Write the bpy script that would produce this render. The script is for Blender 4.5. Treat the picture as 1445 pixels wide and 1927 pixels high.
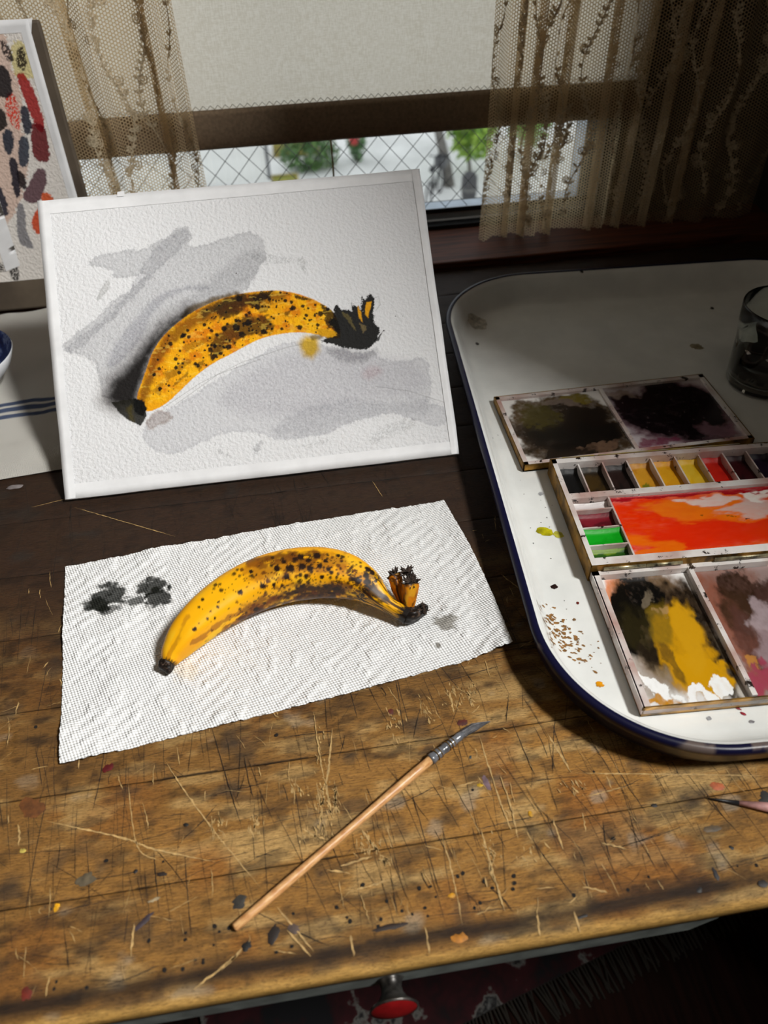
import bpy, bmesh, math, random
import numpy as np
from mathutils import Vector, Matrix

for o in list(bpy.data.objects):
    bpy.data.objects.remove(o, do_unlink=True)
SC = bpy.context.scene
COL = SC.collection
rng = np.random.default_rng(7)
random.seed(7)

# ------------------------------------------------------------------ camera
# world: x along the table front edge, y towards the window, z up, table top at z = 0
FPX, CX, CY, CAMH = 1400.0, 722.5, 963.5, 0.44
_X = np.array([16308, -1995, 1400.]); _X /= np.linalg.norm(_X)
_D = np.array([72, 1437, 1400.]); _D -= _X * _D.dot(_X); _D /= np.linalg.norm(_D)
_Z = -_D
_Y = np.cross(_Z, _X)
RW = np.array([_X, _Y, _Z])            # camera (x right, y down, z forward) -> world
CAMP = np.array([0, 0, CAMH])

cam_d = bpy.data.cameras.new('camera')
cam = bpy.data.objects.new('camera', cam_d)
COL.objects.link(cam)
cam_d.sensor_fit = 'VERTICAL'
cam_d.sensor_height = 9.8
cam_d.sensor_width = 7.35
cam_d.lens = FPX / 1927 * 9.8
cam_d.clip_start = 0.01
cam_d.clip_end = 200
cam_d.dof.use_dof = True
cam_d.dof.focus_distance = 0.58
cam_d.dof.aperture_fstop = 1.9
m = Matrix.Identity(4)
for r in range(3):
    m[r][0] = RW[r, 0]; m[r][1] = -RW[r, 1]; m[r][2] = -RW[r, 2]; m[r][3] = CAMP[r]
cam.matrix_world = m
SC.camera = cam

# ------------------------------------------------------------------ world, lights, exposure
w = bpy.data.worlds.new('overcast_sky')
SC.world = w
w.use_nodes = True
w.node_tree.nodes['Background'].inputs[0].default_value = (0.93, 0.97, 1.0, 1)
w.node_tree.nodes['Background'].inputs[1].default_value = 1.2

def area_light(name, loc, target, sx, sy, power, color):
    d = bpy.data.lights.new(name, 'AREA')
    d.shape = 'RECTANGLE'; d.size = sx; d.size_y = sy; d.energy = power; d.color = color
    o = bpy.data.objects.new(name, d); COL.objects.link(o)
    o.location = loc
    o.rotation_euler = (Vector(target) - Vector(loc)).to_track_quat('-Z', 'Y').to_euler()
    return o
# daylight that comes through the side window (window_2) beside the table
area_light('side_window_daylight', (1.07, -0.26, 1.65), (0.0, -0.26, 1.65), 0.42, 0.70, 310.0, (1.0, 0.975, 0.94))

SC.view_settings.view_transform = 'Standard'
SC.view_settings.look = 'None'
SC.view_settings.gamma = 1.0
SC.view_settings.use_curve_mapping = False
SC.view_settings.exposure = 0.0

# ------------------------------------------------------------------ helpers
def ray(x, y):
    return RW @ np.array([x - CX, y - CY, FPX])
def P(x, y, z=0.0):                     # photo pixel -> point on the horizontal plane z
    r = ray(x, y); return CAMP + r * ((z - CAMH) / r[2])
def PY(x, y, Y):                        # photo pixel -> point on the vertical plane y = Y
    r = ray(x, y); return CAMP + r * (Y / r[1])
def on_plane(x, y, o, n):
    r = ray(x, y); return CAMP + r * (np.dot(o - CAMP, n) / np.dot(r, n))

def lin(c):
    c = np.array(c, float) / 255.0
    return np.where(c <= 0.04045, c / 12.92, ((c + 0.055) / 1.055) ** 2.4)
def L4(c):
    return tuple(lin(c)) + (1.0,)

def link(o, parent=None):
    COL.objects.link(o)
    if parent is not None:
        o.parent = parent
    return o
def tag(o, label, cat, group=None):
    o['label'] = label; o['category'] = cat
    if group: o['group'] = group
    return o
def empty(name, loc=(0, 0, 0), rz=0.0):
    o = bpy.data.objects.new(name, None)
    o.empty_display_size = 0.02
    o.location = loc; o.rotation_euler = (0, 0, rz)
    COL.objects.link(o); return o
def struct(o):
    o['kind'] = 'structure'; return o

def fast_mesh(name, V, F, mat=None, parent=None, smooth=True, col=None, uv=None, extra=None):
    """V (n,3) array, F (m,3|4) array or list of index lists"""
    me = bpy.data.meshes.new(name)
    V = np.asarray(V, np.float32)
    if isinstance(F, np.ndarray):
        k = F.shape[1]
        me.vertices.add(len(V)); me.vertices.foreach_set('co', V.ravel())
        me.loops.add(F.size); me.loops.foreach_set('vertex_index', F.astype(np.int32).ravel())
        me.polygons.add(len(F)); me.polygons.foreach_set('loop_start', np.arange(0, F.size, k, dtype=np.int32))
        me.polygons.foreach_set('loop_total', np.full(len(F), k, np.int32))
        me.update(calc_edges=True)
    else:
        me.from_pydata([tuple(map(float, v)) for v in V], [], [list(map(int, f)) for f in F]); me.update()
    if smooth:
        me.polygons.foreach_set('use_smooth', np.ones(len(me.polygons), bool))
    if col is not None:
        a = me.attributes.new('Col', 'FLOAT_COLOR', 'POINT')
        c4 = np.ones((len(V), 4), np.float32); c4[:, :3] = np.clip(col, 0, 1)
        a.data.foreach_set('color', c4.ravel())
    if uv is not None:
        a = me.attributes.new('cloth', 'FLOAT_VECTOR', 'POINT')
        u3 = np.zeros((len(V), 3), np.float32); u3[:, :2] = uv
        a.data.foreach_set('vector', u3.ravel())
    if extra:
        for k_, v_ in extra.items():
            a = me.attributes.new(k_, 'FLOAT', 'POINT'); a.data.foreach_set('value', np.asarray(v_, np.float32))
    if mat: me.materials.append(mat)
    return link(bpy.data.objects.new(name, me), parent)

def grid_faces(nu, nv, closed_u=False):
    iu = np.arange(nu if closed_u else nu - 1); iv = np.arange(nv - 1)
    U, V = np.meshgrid(iu, iv, indexing='ij')
    U2 = (U + 1) % nu
    return np.stack([U * nv + V, U2 * nv + V, U2 * nv + V + 1, U * nv + V + 1], -1).reshape(-1, 4)

class MB:
    """collects simple shapes into one mesh"""
    def __init__(s): s.v = []; s.f = []
    def add(s, V, F):
        b = len(s.v); s.v += [tuple(map(float, p)) for p in V]; s.f += [[b + i for i in f] for f in F]; return s
    def box(s, x0, x1, y0, y1, z0, z1):
        V = [(x, y, z) for z in (z0, z1) for y in (y0, y1) for x in (x0, x1)]
        F = [(0, 2, 3, 1), (4, 5, 7, 6), (0, 1, 5, 4), (2, 6, 7, 3), (0, 4, 6, 2), (1, 3, 7, 5)]
        return s.add(V, F)
    def tube(s, pts, rad, n=8, caps=True):
        pts = [Vector(p) for p in pts]
        if not hasattr(rad, '__len__'): rad = [rad] * len(pts)
        V = []; F = []
        t0 = (pts[1] - pts[0]).normalized()
        ref = Vector((0, 0, 1)) if abs(t0.z) < .9 else Vector((1, 0, 0))
        a = t0.cross(ref).normalized()
        for i, p in enumerate(pts):
            t = (pts[min(i + 1, len(pts) - 1)] - pts[max(i - 1, 0)]).normalized()
            a = (a - t * a.dot(t)).normalized(); b = t.cross(a)
            for k in range(n):
                q = 2 * math.pi * k / n
                V.append(p + (a * math.cos(q) + b * math.sin(q)) * rad[i])
        for i in range(len(pts) - 1):
            for k in range(n):
                F.append((i * n + k, i * n + (k + 1) % n, (i + 1) * n + (k + 1) % n, (i + 1) * n + k))
        if caps:
            F.append(tuple(range(n - 1, -1, -1))); F.append(tuple((len(pts) - 1) * n + k for k in range(n)))
        return s.add(V, F)
    def lathe(s, prof, n=32, c=(0, 0, 0), M=None):
        V = []; F = []
        for (r, z) in prof:
            for k in range(n):
                q = 2 * math.pi * k / n
                p = Vector((r * math.cos(q), r * math.sin(q), z))
                if M is not None: p = M @ p
                V.append(p + Vector(c))
        for i in range(len(prof) - 1):
            for k in range(n):
                F.append((i * n + k, i * n + (k + 1) % n, (i + 1) * n + (k + 1) % n, (i + 1) * n + k))
        return s.add(V, F)
    def build(s, name, mat, parent=None, smooth=False, bevel=0.0, seg=2):
        me = bpy.data.meshes.new(name); me.from_pydata(s.v, [], s.f); me.update()
        if bevel > 0:
            bm = bmesh.new(); bm.from_mesh(me)
            bmesh.ops.bevel(bm, geom=list(bm.edges), offset=bevel, segments=seg, profile=0.5, affect='EDGES')
            bm.to_mesh(me); bm.free()
        me.polygons.foreach_set('use_smooth', np.full(len(me.polygons), bool(smooth)))
        me.materials.append(mat)
        return link(bpy.data.objects.new(name, me), parent)

# numpy noise and painting
def _h(i, j, s):
    n = (i.astype(np.uint32) * np.uint32(374761393) + j.astype(np.uint32) * np.uint32(668265263) + np.uint32((s * 2246822519 + 3266489917) & 0xffffffff))
    n = (n ^ (n >> np.uint32(13))) * np.uint32(1274126177)
    n = n ^ (n >> np.uint32(16))
    return (n & np.uint32(0xffffff)).astype(np.float64) / float(0xffffff)
def vnoise(x, y, s=0):
    x = np.asarray(x, float) + 1000.0; y = np.asarray(y, float) + 1000.0
    i = np.floor(x).astype(np.int64); j = np.floor(y).astype(np.int64)
    fx = x - i; fy = y - j
    fx = fx * fx * (3 - 2 * fx); fy = fy * fy * (3 - 2 * fy)
    a = _h(i, j, s); b = _h(i + 1, j, s); c = _h(i, j + 1, s); d = _h(i + 1, j + 1, s)
    return (a * (1 - fx) + b * fx) * (1 - fy) + (c * (1 - fx) + d * fx) * fy
def fbm(x, y, o=4, s=0):
    t = 0; a = .5; n = 0
    for k in range(o):
        t = t + a * vnoise(x * 2 ** k, y * 2 ** k, s + 17 * k); n += a; a *= .5
    return t / n
def sst(e0, e1, x):
    t = np.clip((x - e0) / (e1 - e0), 0, 1); return t * t * (3 - 2 * t)
def over(C, c, a):
    a = np.clip(a, 0, 1)[:, None]; C[:] = C * (1 - a) + (c if isinstance(c, np.ndarray) and c.ndim == 2 else lin(c)) * a
def mult(C, c, a):
    a = np.clip(a, 0, 1)[:, None]; C[:] = C * (1 - a + lin(c) * a)
def sdf(x, y, poly):
    poly = np.asarray(poly, float); d = np.full(x.shape, 1e18); ins = np.zeros(x.shape, bool)
    for k in range(len(poly)):
        ax, ay = poly[k]; bx, by = poly[(k + 1) % len(poly)]
        ex, ey = bx - ax, by - ay
        t = np.clip(((x - ax) * ex + (y - ay) * ey) / (ex * ex + ey * ey + 1e-12), 0, 1)
        d = np.minimum(d, (x - ax - t * ex) ** 2 + (y - ay - t * ey) ** 2)
        cr = ((ay > y) != (by > y))
        ins ^= cr & (x < (bx - ax) * (y - ay) / (by - ay + 1e-12) + ax)
    d = np.sqrt(d); return np.where(ins, -d, d)
_sdf0 = sdf
def sdf(x, y, poly):                       # only the neighbourhood of the outline needs exact distances
    p = np.asarray(poly, float); mg = 24.0
    k = (x > p[:, 0].min() - mg) & (x < p[:, 0].max() + mg) & (y > p[:, 1].min() - mg) & (y < p[:, 1].max() + mg)
    out = np.full(x.shape, 99.0); out[k] = _sdf0(x[k], y[k], p); return out
def roundp(poly):                          # one corner-cutting pass twice
    p = np.asarray(poly, float)
    for _ in range(2):
        q = np.roll(p, -1, 0); p = np.stack([.75 * p + .25 * q, .25 * p + .75 * q], 1).reshape(-1, 2)
    return p
def pdist(x, y, pts):
    d = np.full(x.shape, 1e18)
    for k in range(len(pts) - 1):
        ax, ay = pts[k]; bx, by = pts[k + 1]; ex, ey = bx - ax, by - ay
        t = np.clip(((x - ax) * ex + (y - ay) * ey) / (ex * ex + ey * ey + 1e-12), 0, 1)
        d = np.minimum(d, (x - ax - t * ex) ** 2 + (y - ay - t * ey) ** 2)
    return np.sqrt(d)
def catmull(pts, n):
    pts = np.asarray(pts, float); k = len(pts)
    q = np.vstack([2 * pts[0] - pts[1], pts, 2 * pts[-1] - pts[-2]])
    t = np.linspace(0, k - 1 - 1e-9, n); i = np.floor(t).astype(int); f = (t - i)[:, None]
    a, b, c, d = q[i], q[i + 1], q[i + 2], q[i + 3]
    return .5 * (2 * b + (c - a) * f + (2 * a - 5 * b + 4 * c - d) * f ** 2 + (3 * b - a - 3 * c + d) * f ** 3)

# materials
def nodes_of(name):
    m = bpy.data.materials.new(name); m.use_nodes = True
    nt = m.node_tree; bs = nt.nodes['Principled BSDF']
    return m, nt, bs
def N(nt, typ, **kw):
    n = nt.nodes.new(typ)
    for k, v in kw.items():
        if k.startswith('i_'):
            key = k[2:]
            n.inputs[int(key) if key.isdigit() else key].default_value = v
        else: setattr(n, k, v)
    return n
def ln(nt, a, b): nt.links.new(a, b)
def noise(nt, scale, detail=4, rough=.55, vec=None, stretch=None):
    n = N(nt, 'ShaderNodeTexNoise'); n.inputs['Scale'].default_value = scale; n.inputs['Detail'].default_value = detail
    n.inputs['Roughness'].default_value = rough
    tc = N(nt, 'ShaderNodeTexCoord'); src = tc.outputs['Object']
    if stretch:
        mp = N(nt, 'ShaderNodeMapping'); mp.inputs['Scale'].default_value = stretch; ln(nt, src, mp.inputs[0]); src = mp.outputs[0]
    ln(nt, src, n.inputs['Vector']); return n
def ramp(nt, fac, stops):
    r = N(nt, 'ShaderNodeValToRGB'); e = r.color_ramp.elements
    while len(e) < len(stops): e.new(.5)
    for el, (p, c) in zip(e, stops): el.position = p; el.color = L4(c) if len(c) == 3 else c
    ln(nt, fac, r.inputs[0]); return r
def bump(nt, bs, h, strength=.3, dist=.001):
    b = N(nt, 'ShaderNodeBump'); b.inputs['Strength'].default_value = strength; b.inputs['Distance'].default_value = dist
    ln(nt, h, b.inputs['Height']); ln(nt, b.outputs[0], bs.inputs['Normal']); return b
def simple(name, c, rough=.5, metal=0.0, nscale=60, namp=.25, bstr=0.0, bdist=.0005, stretch=None, c2=None, spec=.5):
    m, nt, bs = nodes_of(name)
    n = noise(nt, nscale, stretch=stretch)
    ca = np.array(c, float); cb = np.array(c2, float) if c2 is not None else np.clip(ca * (1 - namp), 0, 255)
    r = ramp(nt, n.outputs[0], [(.35, tuple(cb)), (.65, tuple(ca))])
    ln(nt, r.outputs[0], bs.inputs['Base Color'])
    bs.inputs['Roughness'].default_value = rough; bs.inputs['Metallic'].default_value = metal
    bs.inputs['Specular IOR Level'].default_value = spec
    if bstr > 0: bump(nt, bs, n.outputs[0], bstr, bdist)
    return m
def attr_mat(name, rough=.6, grain=None, bscale=0, bstr=0, bdist=.0005, coat=0.0, spec=.5):
    m, nt, bs = nodes_of(name)
    a = N(nt, 'ShaderNodeAttribute', attribute_name='Col')
    src = a.outputs['Color']
    if grain:
        gs, gst, amt = grain
        n = noise(nt, gs, 6, .65, stretch=gst)
        r = ramp(nt, n.outputs[0], [(.3, (1 - amt,) * 3 + (1,)), (.7, (1, 1, 1, 1))])
        mx = N(nt, 'ShaderNodeMix', data_type='RGBA', blend_type='MULTIPLY'); mx.inputs[0].default_value = 1
        ln(nt, src, mx.inputs[6]); ln(nt, r.outputs[0], mx.inputs[7]); src = mx.outputs[2]
        if bstr and not bscale: bump(nt, bs, n.outputs[0], bstr, bdist)
    if grain:
        n3 = noise(nt, grain[0] * 3.2, 4, .7, stretch=(1, 7, 7)); r3 = ramp(nt, n3.outputs[0], [(.37, (.22, .18, .14, 1)), (.48, (1, 1, 1, 1))])
        mx3 = N(nt, 'ShaderNodeMix', data_type='RGBA', blend_type='MULTIPLY'); mx3.inputs[0].default_value = .85
        ln(nt, src, mx3.inputs[6]); ln(nt, r3.outputs[0], mx3.inputs[7]); src = mx3.outputs[2]
    ln(nt, src, bs.inputs['Base Color'])
    bs.inputs['Roughness'].default_value = rough; bs.inputs['Coat Weight'].default_value = coat
    bs.inputs['Specular IOR Level'].default_value = spec
    if bscale:
        n2 = noise(nt, bscale, 3, .5); bump(nt, bs, n2.outputs[0], bstr, bdist)
    return m

M = {}
M['wall'] = simple('plaster_wall', (70, 62, 52), .9, nscale=8, namp=.2)
M['dark_wood'] = simple('dark_red_wood', (74, 40, 26), .35, nscale=30, namp=.5, stretch=(.5, 12, 12), bstr=.2)
M['sill_wood'] = simple('red_sill_wood', (104, 54, 32), .6, nscale=30, namp=.5, stretch=(.5, 12, 12), bstr=.2, spec=.25)
M['floor_wood'] = simple('floor_wood', (34, 16, 11), .9, spec=.1, nscale=12, namp=.5, stretch=(10, .6, 4))
M['white_enamel'] = simple('white_enamel', (232, 233, 230), .16, nscale=25, namp=.05)
M['tape'] = simple('white_tape', (232, 232, 234), .55, nscale=40, namp=.05, bstr=.3, bdist=.0006)
M['board_edge'] = simple('grey_board', (112, 106, 98), .8, nscale=60)
M['brass'] = simple('brass_worn', (178, 132, 54), .42, .75, nscale=70, namp=.6, bstr=.2)
M['alu'] = simple('window_metal', (176, 190, 205), .3, .3, nscale=30, namp=.1)
M['black'] = simple('black_gasket', (14, 13, 12), .5)

# ------------------------------------------------------------------ room shell
WINX0, WINX1, WINZ0, WINZ1 = -0.38, 0.43, 0.016, 0.52  # unseen window top kept low so the wall above cuts the fill light
WY0, WY1 = 0.965, 1.10
def slab(name, boxes, mat):
    b = MB()
    for q in boxes: b.box(*q)
    return struct(b.build(name, mat))
CEIL, FLR, XL, XR, YB = 2.3, -0.70, -1.7, 0.95, -1.7
OY0, OY1, OZ0, OZ1 = -.42, -.10, 1.35, 1.95      # opening of the side window
slab('wall_back', [(XL, WINX0, WY0, WY1, FLR, CEIL), (WINX1, XR, WY0, WY1, FLR, CEIL), (WINX0, WINX1, WY0, WY1, FLR, WINZ0 - .02), (WINX0, WINX1, WY0, WY1, WINZ1, CEIL)], M['wall'])
JX, JY = 0.655, 0.105       # unseen wall step, added to keep the side light off the far right
slab('wall_right', [(XR, XR + .1, YB, OY0, FLR, CEIL), (XR, XR + .1, OY1, JY + .02, FLR, CEIL), (XR, XR + .1, OY0, OY1, FLR, OZ0), (XR, XR + .1, OY0, OY1, OZ1, CEIL)], M['wall'])
slab('wall_step_blocker', [(JX, XR + .1, JY, WY0, FLR, CEIL)], M['wall'])
slab('wall_left', [(XL - .1, XL, YB, WY1, FLR, CEIL)], M['wall'])
slab('wall_front', [(XL - .1, XR + .1, YB - .1, YB, FLR, CEIL)], M['wall'])
slab('ceiling', [(XL - .1, XR + .1, YB - .1, WY1, CEIL, CEIL + .1)], M['wall'])
slab('floor', [(XL - .1, XR + .1, YB - .1, WY1, FLR - .1, FLR)], M['floor_wood'])

# back window
win = struct(empty('window_1', (0, 0, 0)))
GY = 1.0
b = MB()
b.box(WINX0, WINX1, GY - .012, GY + .02, WINZ0, WINZ0 + .012)
b.box(WINX0, WINX1, GY - .012, GY + .02, WINZ1 - .03, WINZ1)
b.box(WINX0, WINX0 + .03, GY - .012, GY + .02, WINZ0 + .012, WINZ1 - .03)
b.box(WINX1 - .03, WINX1, GY - .012, GY + .02, WINZ0 + .012, WINZ1 - .03)
b.build('window_frame', M['alu'], win, bevel=.0015)
MB().box(WINX0, WINX1, GY - .014, GY - .0125, WINZ0 + .0095, WINZ0 + .0155).build('gasket', M['black'], win)
MB().box(WINX0, WINX1, GY - .03, GY - .014, WINZ0 - .006, WINZ0 - .001).build('sill_track', M['black'], win)
mg, nt, bs = nodes_of('window_glass')
tr = N(nt, 'ShaderNodeBsdfTransparent'); tr.inputs[0].default_value = (.97, .98, .98, 1)
gl = N(nt, 'ShaderNodeBsdfGlossy'); gl.inputs['Roughness'].default_value = .02
mx = N(nt, 'ShaderNodeMixShader'); mx.inputs[0].default_value = .05
ln(nt, tr.outputs[0], mx.inputs[1]); ln(nt, gl.outputs[0], mx.inputs[2])
ln(nt, mx.outputs[0], nt.nodes['Material Output'].inputs[0])
MB().box(WINX0 + .03, WINX1 - .03, GY, GY + .004, WINZ0 + .012, WINZ1 - .03).build('glass_pane', mg, win)
# wires cast in the glass: crossed diagonals
b = MB(); pitch = .030
x0, x1, z0, z1 = WINX0 + .03, WINX1 - .03, WINZ0 + .012, .22
for sgn in (1, -1):
    k = -40
    while k < 60:
        xs = x0 + k * pitch; pts = []
        # line x = xs + sgn*(z-z0)*0.9
        zz = np.linspace(z0, z1, 2)
        pa = [xs + sgn * (q - z0) * .92 for q in zz]
        za, zb = zz
        xa, xb = pa
        lo, hi = min(xa, xb), max(xa, xb)
        if hi > x0 and lo < x1 and lo > x0 and hi < x1:
            b.tube([(xa, GY - .001, za), (xb, GY - .001, zb)], .00045, 5)
        k += 1
b.build('wire_mesh', simple('glass_wire', (120, 122, 124), .5, .4), win)
MB().box(-.75, JX - .002, .872, WY0 + .02, -.03, .010).build('window_sill', M['sill_wood'], win, bevel=.002)

# side window frame round the opening of wall_right
win2 = struct(empty('window_2', (0, 0, 0)))
b = MB()
for q in [(OY0, OY0 + .02), (OY1 - .02, OY1)]: b.box(XR + .02, XR + .06, q[0], q[1], OZ0, OZ1)
b.box(XR + .02, XR + .06, OY0 + .02, OY1 - .02, OZ0, OZ0 + .02); b.box(XR + .02, XR + .06, OY0 + .02, OY1 - .02, OZ1 - .02, OZ1)
b.build('window_frame', M['dark_wood'], win2)
MB().box(XR + .038, XR + .042, OY0 + .02, OY1 - .02, OZ0 + .02, OZ1 - .02).build('glass_pane', mg, win2)
# ------------------------------------------------------------------ table
def wood_cols(x, y):
    n1 = fbm(x * 9, y * 9, 4, 1); n2 = fbm(x * 30, y * 110, 4, 5); n3 = fbm(x * 22, y * 22, 4, 9); n4 = fbm(x * 70, y * 70, 3, 11)
    wear = sst(.46, .17, y + (n1 - .5) * .20) * (.62 + .38 * sst(-.26, .12, x + (n1 - .5) * .2))
    C = np.empty((x.size, 3))
    C[:] = lin((60, 39, 24)); over(C, (184, 132, 62), wear * .97)
    over(C, (220, 182, 118), wear * sst(.46, .68, n2) * .7)
    over(C, (156, 88, 18), wear * sst(.56, .74, n3) * .5)
    over(C, (60, 42, 26), sst(.52, .76, fbm(x * 40, y * 130, 4, 33)) * .5)
    over(C, (34, 22, 13), sst(.58, .74, fbm(x * 90, y * 200, 3, 11)) * .5)
    over(C, (52, 50, 46), sst(.66, .80, fbm(x * 40, y * 60, 3, 51)) * .45)
    over(C, (190, 178, 156), sst(.70, .80, fbm(x * 45, y * 60, 3, 77)) * wear * .45)
    # dark worn band just behind the front edge, bare wood on the edge itself
    band = np.exp(-((y - (.1235 + .004 * (n1 - .5))) / .0050) ** 2)
    over(C, (36, 22, 13), np.clip(band * (.45 + .9 * n3), 0, .92))
    over(C, (214, 166, 88), sst(.1175, .1140, y + (n4 - .5) * .003) * .9)
    return C
M['wood'] = attr_mat('old_desk_wood', .62, spec=.28, grain=(110, (1, 12, 12), .62), bstr=.7, bdist=.0009)
TX0, TX1 = -.78, JX - .004
table = empty('work_desk', (-.06, .49, FLR))
tag(table, 'scratched old wooden desk with worn golden front edge under the window', 'desk')
def tchild(o):
    o.parent = table; o.matrix_parent_inverse = Matrix.Translation((.06, -.49, -FLR)); return o
edges = [.112, .173, .237] + [.237 + .0635 * k for k in range(1, 11)]
edges[-1] = .871
for k in range(len(edges) - 1):
    ya, yb = edges[k], edges[k + 1]
    g = .00012
    step = .0016 if ya < .36 else .004
    ny = max(8, int((yb - ya) / step)); nx = int((TX1 - TX0) / step)
    ys = list(np.linspace(ya + g + .0009, yb - g - .0009, ny)); zs = [0.0] * ny
    if k == 0:     # rounded nosing of the front plank
        ys = list(np.linspace(ya + .006, yb - g - .0009, ny)); zs = [0.0] * ny
        for q in range(1, 9):
            a = q / 8 * math.pi / 2
            ys.insert(0, ya + .006 - .006 * math.sin(a)); zs.insert(0, -.005 * (1 - math.cos(a)))
        for zq in (-.008, -.0115): ys.insert(0, ya + .0002); zs.insert(0, zq)
        ys.insert(0, ya + .003); zs.insert(0, -.0145)
        ys.insert(0, ya + .03); zs.insert(0, -.0145)
    else:
        ys = [ya + g, ya + g, ya + g + .0003] + ys; zs = [-.028, -.0009, -.0003] + zs
    ys = ys + [yb - g - .0003, yb - g, yb - g]; zs = zs + [-.0003, -.0009, -.028]
    xs = np.linspace(TX0, TX1, nx)
    X, Yv = np.meshgrid(xs, ys, indexing='ij'); Zv = np.tile(np.array(zs), (nx, 1))
    Zv = Zv + (-.0006) * sst(.5, .7, fbm(X * 40, Yv * 60, 3, 61)) * (Zv > -.002)
    if k == 0:
        Zv = Zv - .0016 * sst(.5, .8, fbm(X * 28, Yv * 30, 3, 71)) * (Yv < .121)
    C = wood_cols(X.ravel() + .0 * k, Yv.ravel())
    C *= (1 + .22 * (_h(np.array([k]), np.array([3]), 5) - .5))
    over(C, (22, 14, 8), ((Zv.ravel() < -.00085) & (Yv.ravel() > .13)) * .8)
    tchild(fast_mesh('plank', np.stack([X, Yv, Zv], -1).reshape(-1, 3), grid_faces(nx, len(ys)), M['wood'], None, True, C))
M['greypaint'] = simple('grey_paint', (128, 134, 130), .5, nscale=60, namp=.25, bstr=.2)
DXE = PY(1345, 1737, .1135)[0]
b = MB(); zb = PY(1000, 1803, .1135)[2]
b.add([(TX0 + .06, .1135, -.0155), (DXE, .1135, -.0155), (DXE, .1135, zb + .014), (DXE - .014, .1135, zb), (TX0 + .06, .1135, zb),
       (TX0 + .06, .132, -.0155), (DXE, .132, -.0155), (DXE, .132, zb + .014), (DXE - .014, .132, zb), (TX0 + .06, .132, zb)],
      [(0, 4, 3, 2, 1), (5, 6, 7, 8, 9), (0, 1, 6, 5), (1, 2, 7, 6), (2, 3, 8, 7), (3, 4, 9, 8), (4, 0, 5, 9)])
drw = tchild(b.build('drawer_front', M['greypaint'], None, bevel=.0008))
for (lx, ly) in ((TX0 + .07, .17), (TX1 - .08, .17), (TX0 + .07, .82), (TX1 - .08, .82)):
    tchild(MB().tube([(lx, ly, FLR), (lx, ly, FLR + .05), (lx, ly, -.028)], [.018, .02, .03], 4).build('leg', M['dark_wood'], None))
b = MB(); b.box(TX0 + .05, TX0 + .07, .15, .85, -.12, -.028); b.box(TX1 - .07, TX1 - .05, .15, .85, -.12, -.028); b.box(TX0 + .07, TX1 - .07, .83, .85, -.12, -.028)
tchild(b.build('apron', M['dark_wood'], None))
# flared drawer knob pointing at the viewer
kp = PY(734, 1838, .1135)
Mk = Matrix.Rotation(math.radians(84), 3, 'X')
prof = [(.0001, 0), (.0075, 0), (.0062, .002), (.0055, .006), (.006, .010), (.008, .0145), (.0115, .018), (.0132, .0195), (.0132, .0205), (.0122, .0208)]
prof = [(r_, z_ * .72) for r_, z_ in prof]
knob = tchild(MB().lathe(prof, 36, kp + np.array([0, 0, -.004]), Mk).build('drawer_knob', simple('tarnished_metal', (120, 116, 112), .35, .85, nscale=120, namp=.6), None, True))
kf = MB().lathe([(.0122, .0149), (.0085, .0160), (.004, .0166), (.0001, .0168)], 36, kp + np.array([0, 0, -.004]), Mk).build('knob_face', simple('red_enamel', (150, 22, 24), .35), None, True)
kf.parent = knob
# pull hardware done; scratches in the surface
def ribbons(items, name, mat, zoff):
    V = []; F = []
    for pts, w0, rag in items:
        pts = np.asarray(pts, float); n = max(4, int(np.linalg.norm(pts[-1] - pts[0]) / .0018) + 2)
        c = catmull(pts, n) if len(pts) > 2 else np.linspace(pts[0], pts[1], n)
        d = np.gradient(c, axis=0); d /= np.linalg.norm(d, axis=1)[:, None] + 1e-9
        nr = np.stack([-d[:, 1], d[:, 0]], 1)
        c = c + nr * (rng.normal(0, 1, n) * .00005 * (1 + 2.5 * rag))[:, None]
        tt = np.linspace(0, 1, n); env = np.clip(np.minimum(tt, 1 - tt) * 6, .12, 1)
        wl = w0 * env * np.abs(1 + rag * rng.normal(0, 1.0, n)); wr = w0 * env * np.abs(1 + rag * rng.normal(0, 1.0, n))
        b0 = len(V)
        for i in range(n):
            for sgn, ww in ((1, wl[i]), (-1, wr[i])):
                q = c[i] + nr[i] * sgn * ww * .5
                V.append((q[0], q[1], zoff))
        for i in range(n - 1):
            F.append((b0 + 2 * i, b0 + 2 * i + 1, b0 + 2 * i + 3, b0 + 2 * i + 2))
    o = tchild(fast_mesh(name, np.array(V), np.array(F), mat, None, False)); o['kind'] = 'stuff'; return o
def inside(p): return TX0 + .01 < p[0] < TX1 - .01 and .124 < p[1] < .86
dark = []; 
for k in range(1500):
    cx = rng.uniform(-.34, .40); cy = .125 + .42 * rng.random() ** 1.35
    t = rng.random()
    ang = math.radians(rng.normal(98, 8) if t < .68 else (rng.normal(4, 6) if t < .86 else rng.uniform(0, 180)))
    le = rng.uniform(.008, .055) * (1.5 if t < .3 else 1)
    d = np.array([math.cos(ang), math.sin(ang)]) * le / 2
    a = np.array([cx, cy]) - d; e = np.array([cx, cy]) + d
    if inside(a) and inside(e): dark.append(([a, (a + e) / 2 + rng.normal(0, .0006, 2), e], rng.choice([.00016, .00026, .0004], p=[.5, .35, .15]), .25))
ribbons(dark, 'dark_scratches', simple('dark_scratch', (30, 20, 11), .8), .00012)
def px2(l): return [P(*q)[:2] for q in l]
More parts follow.
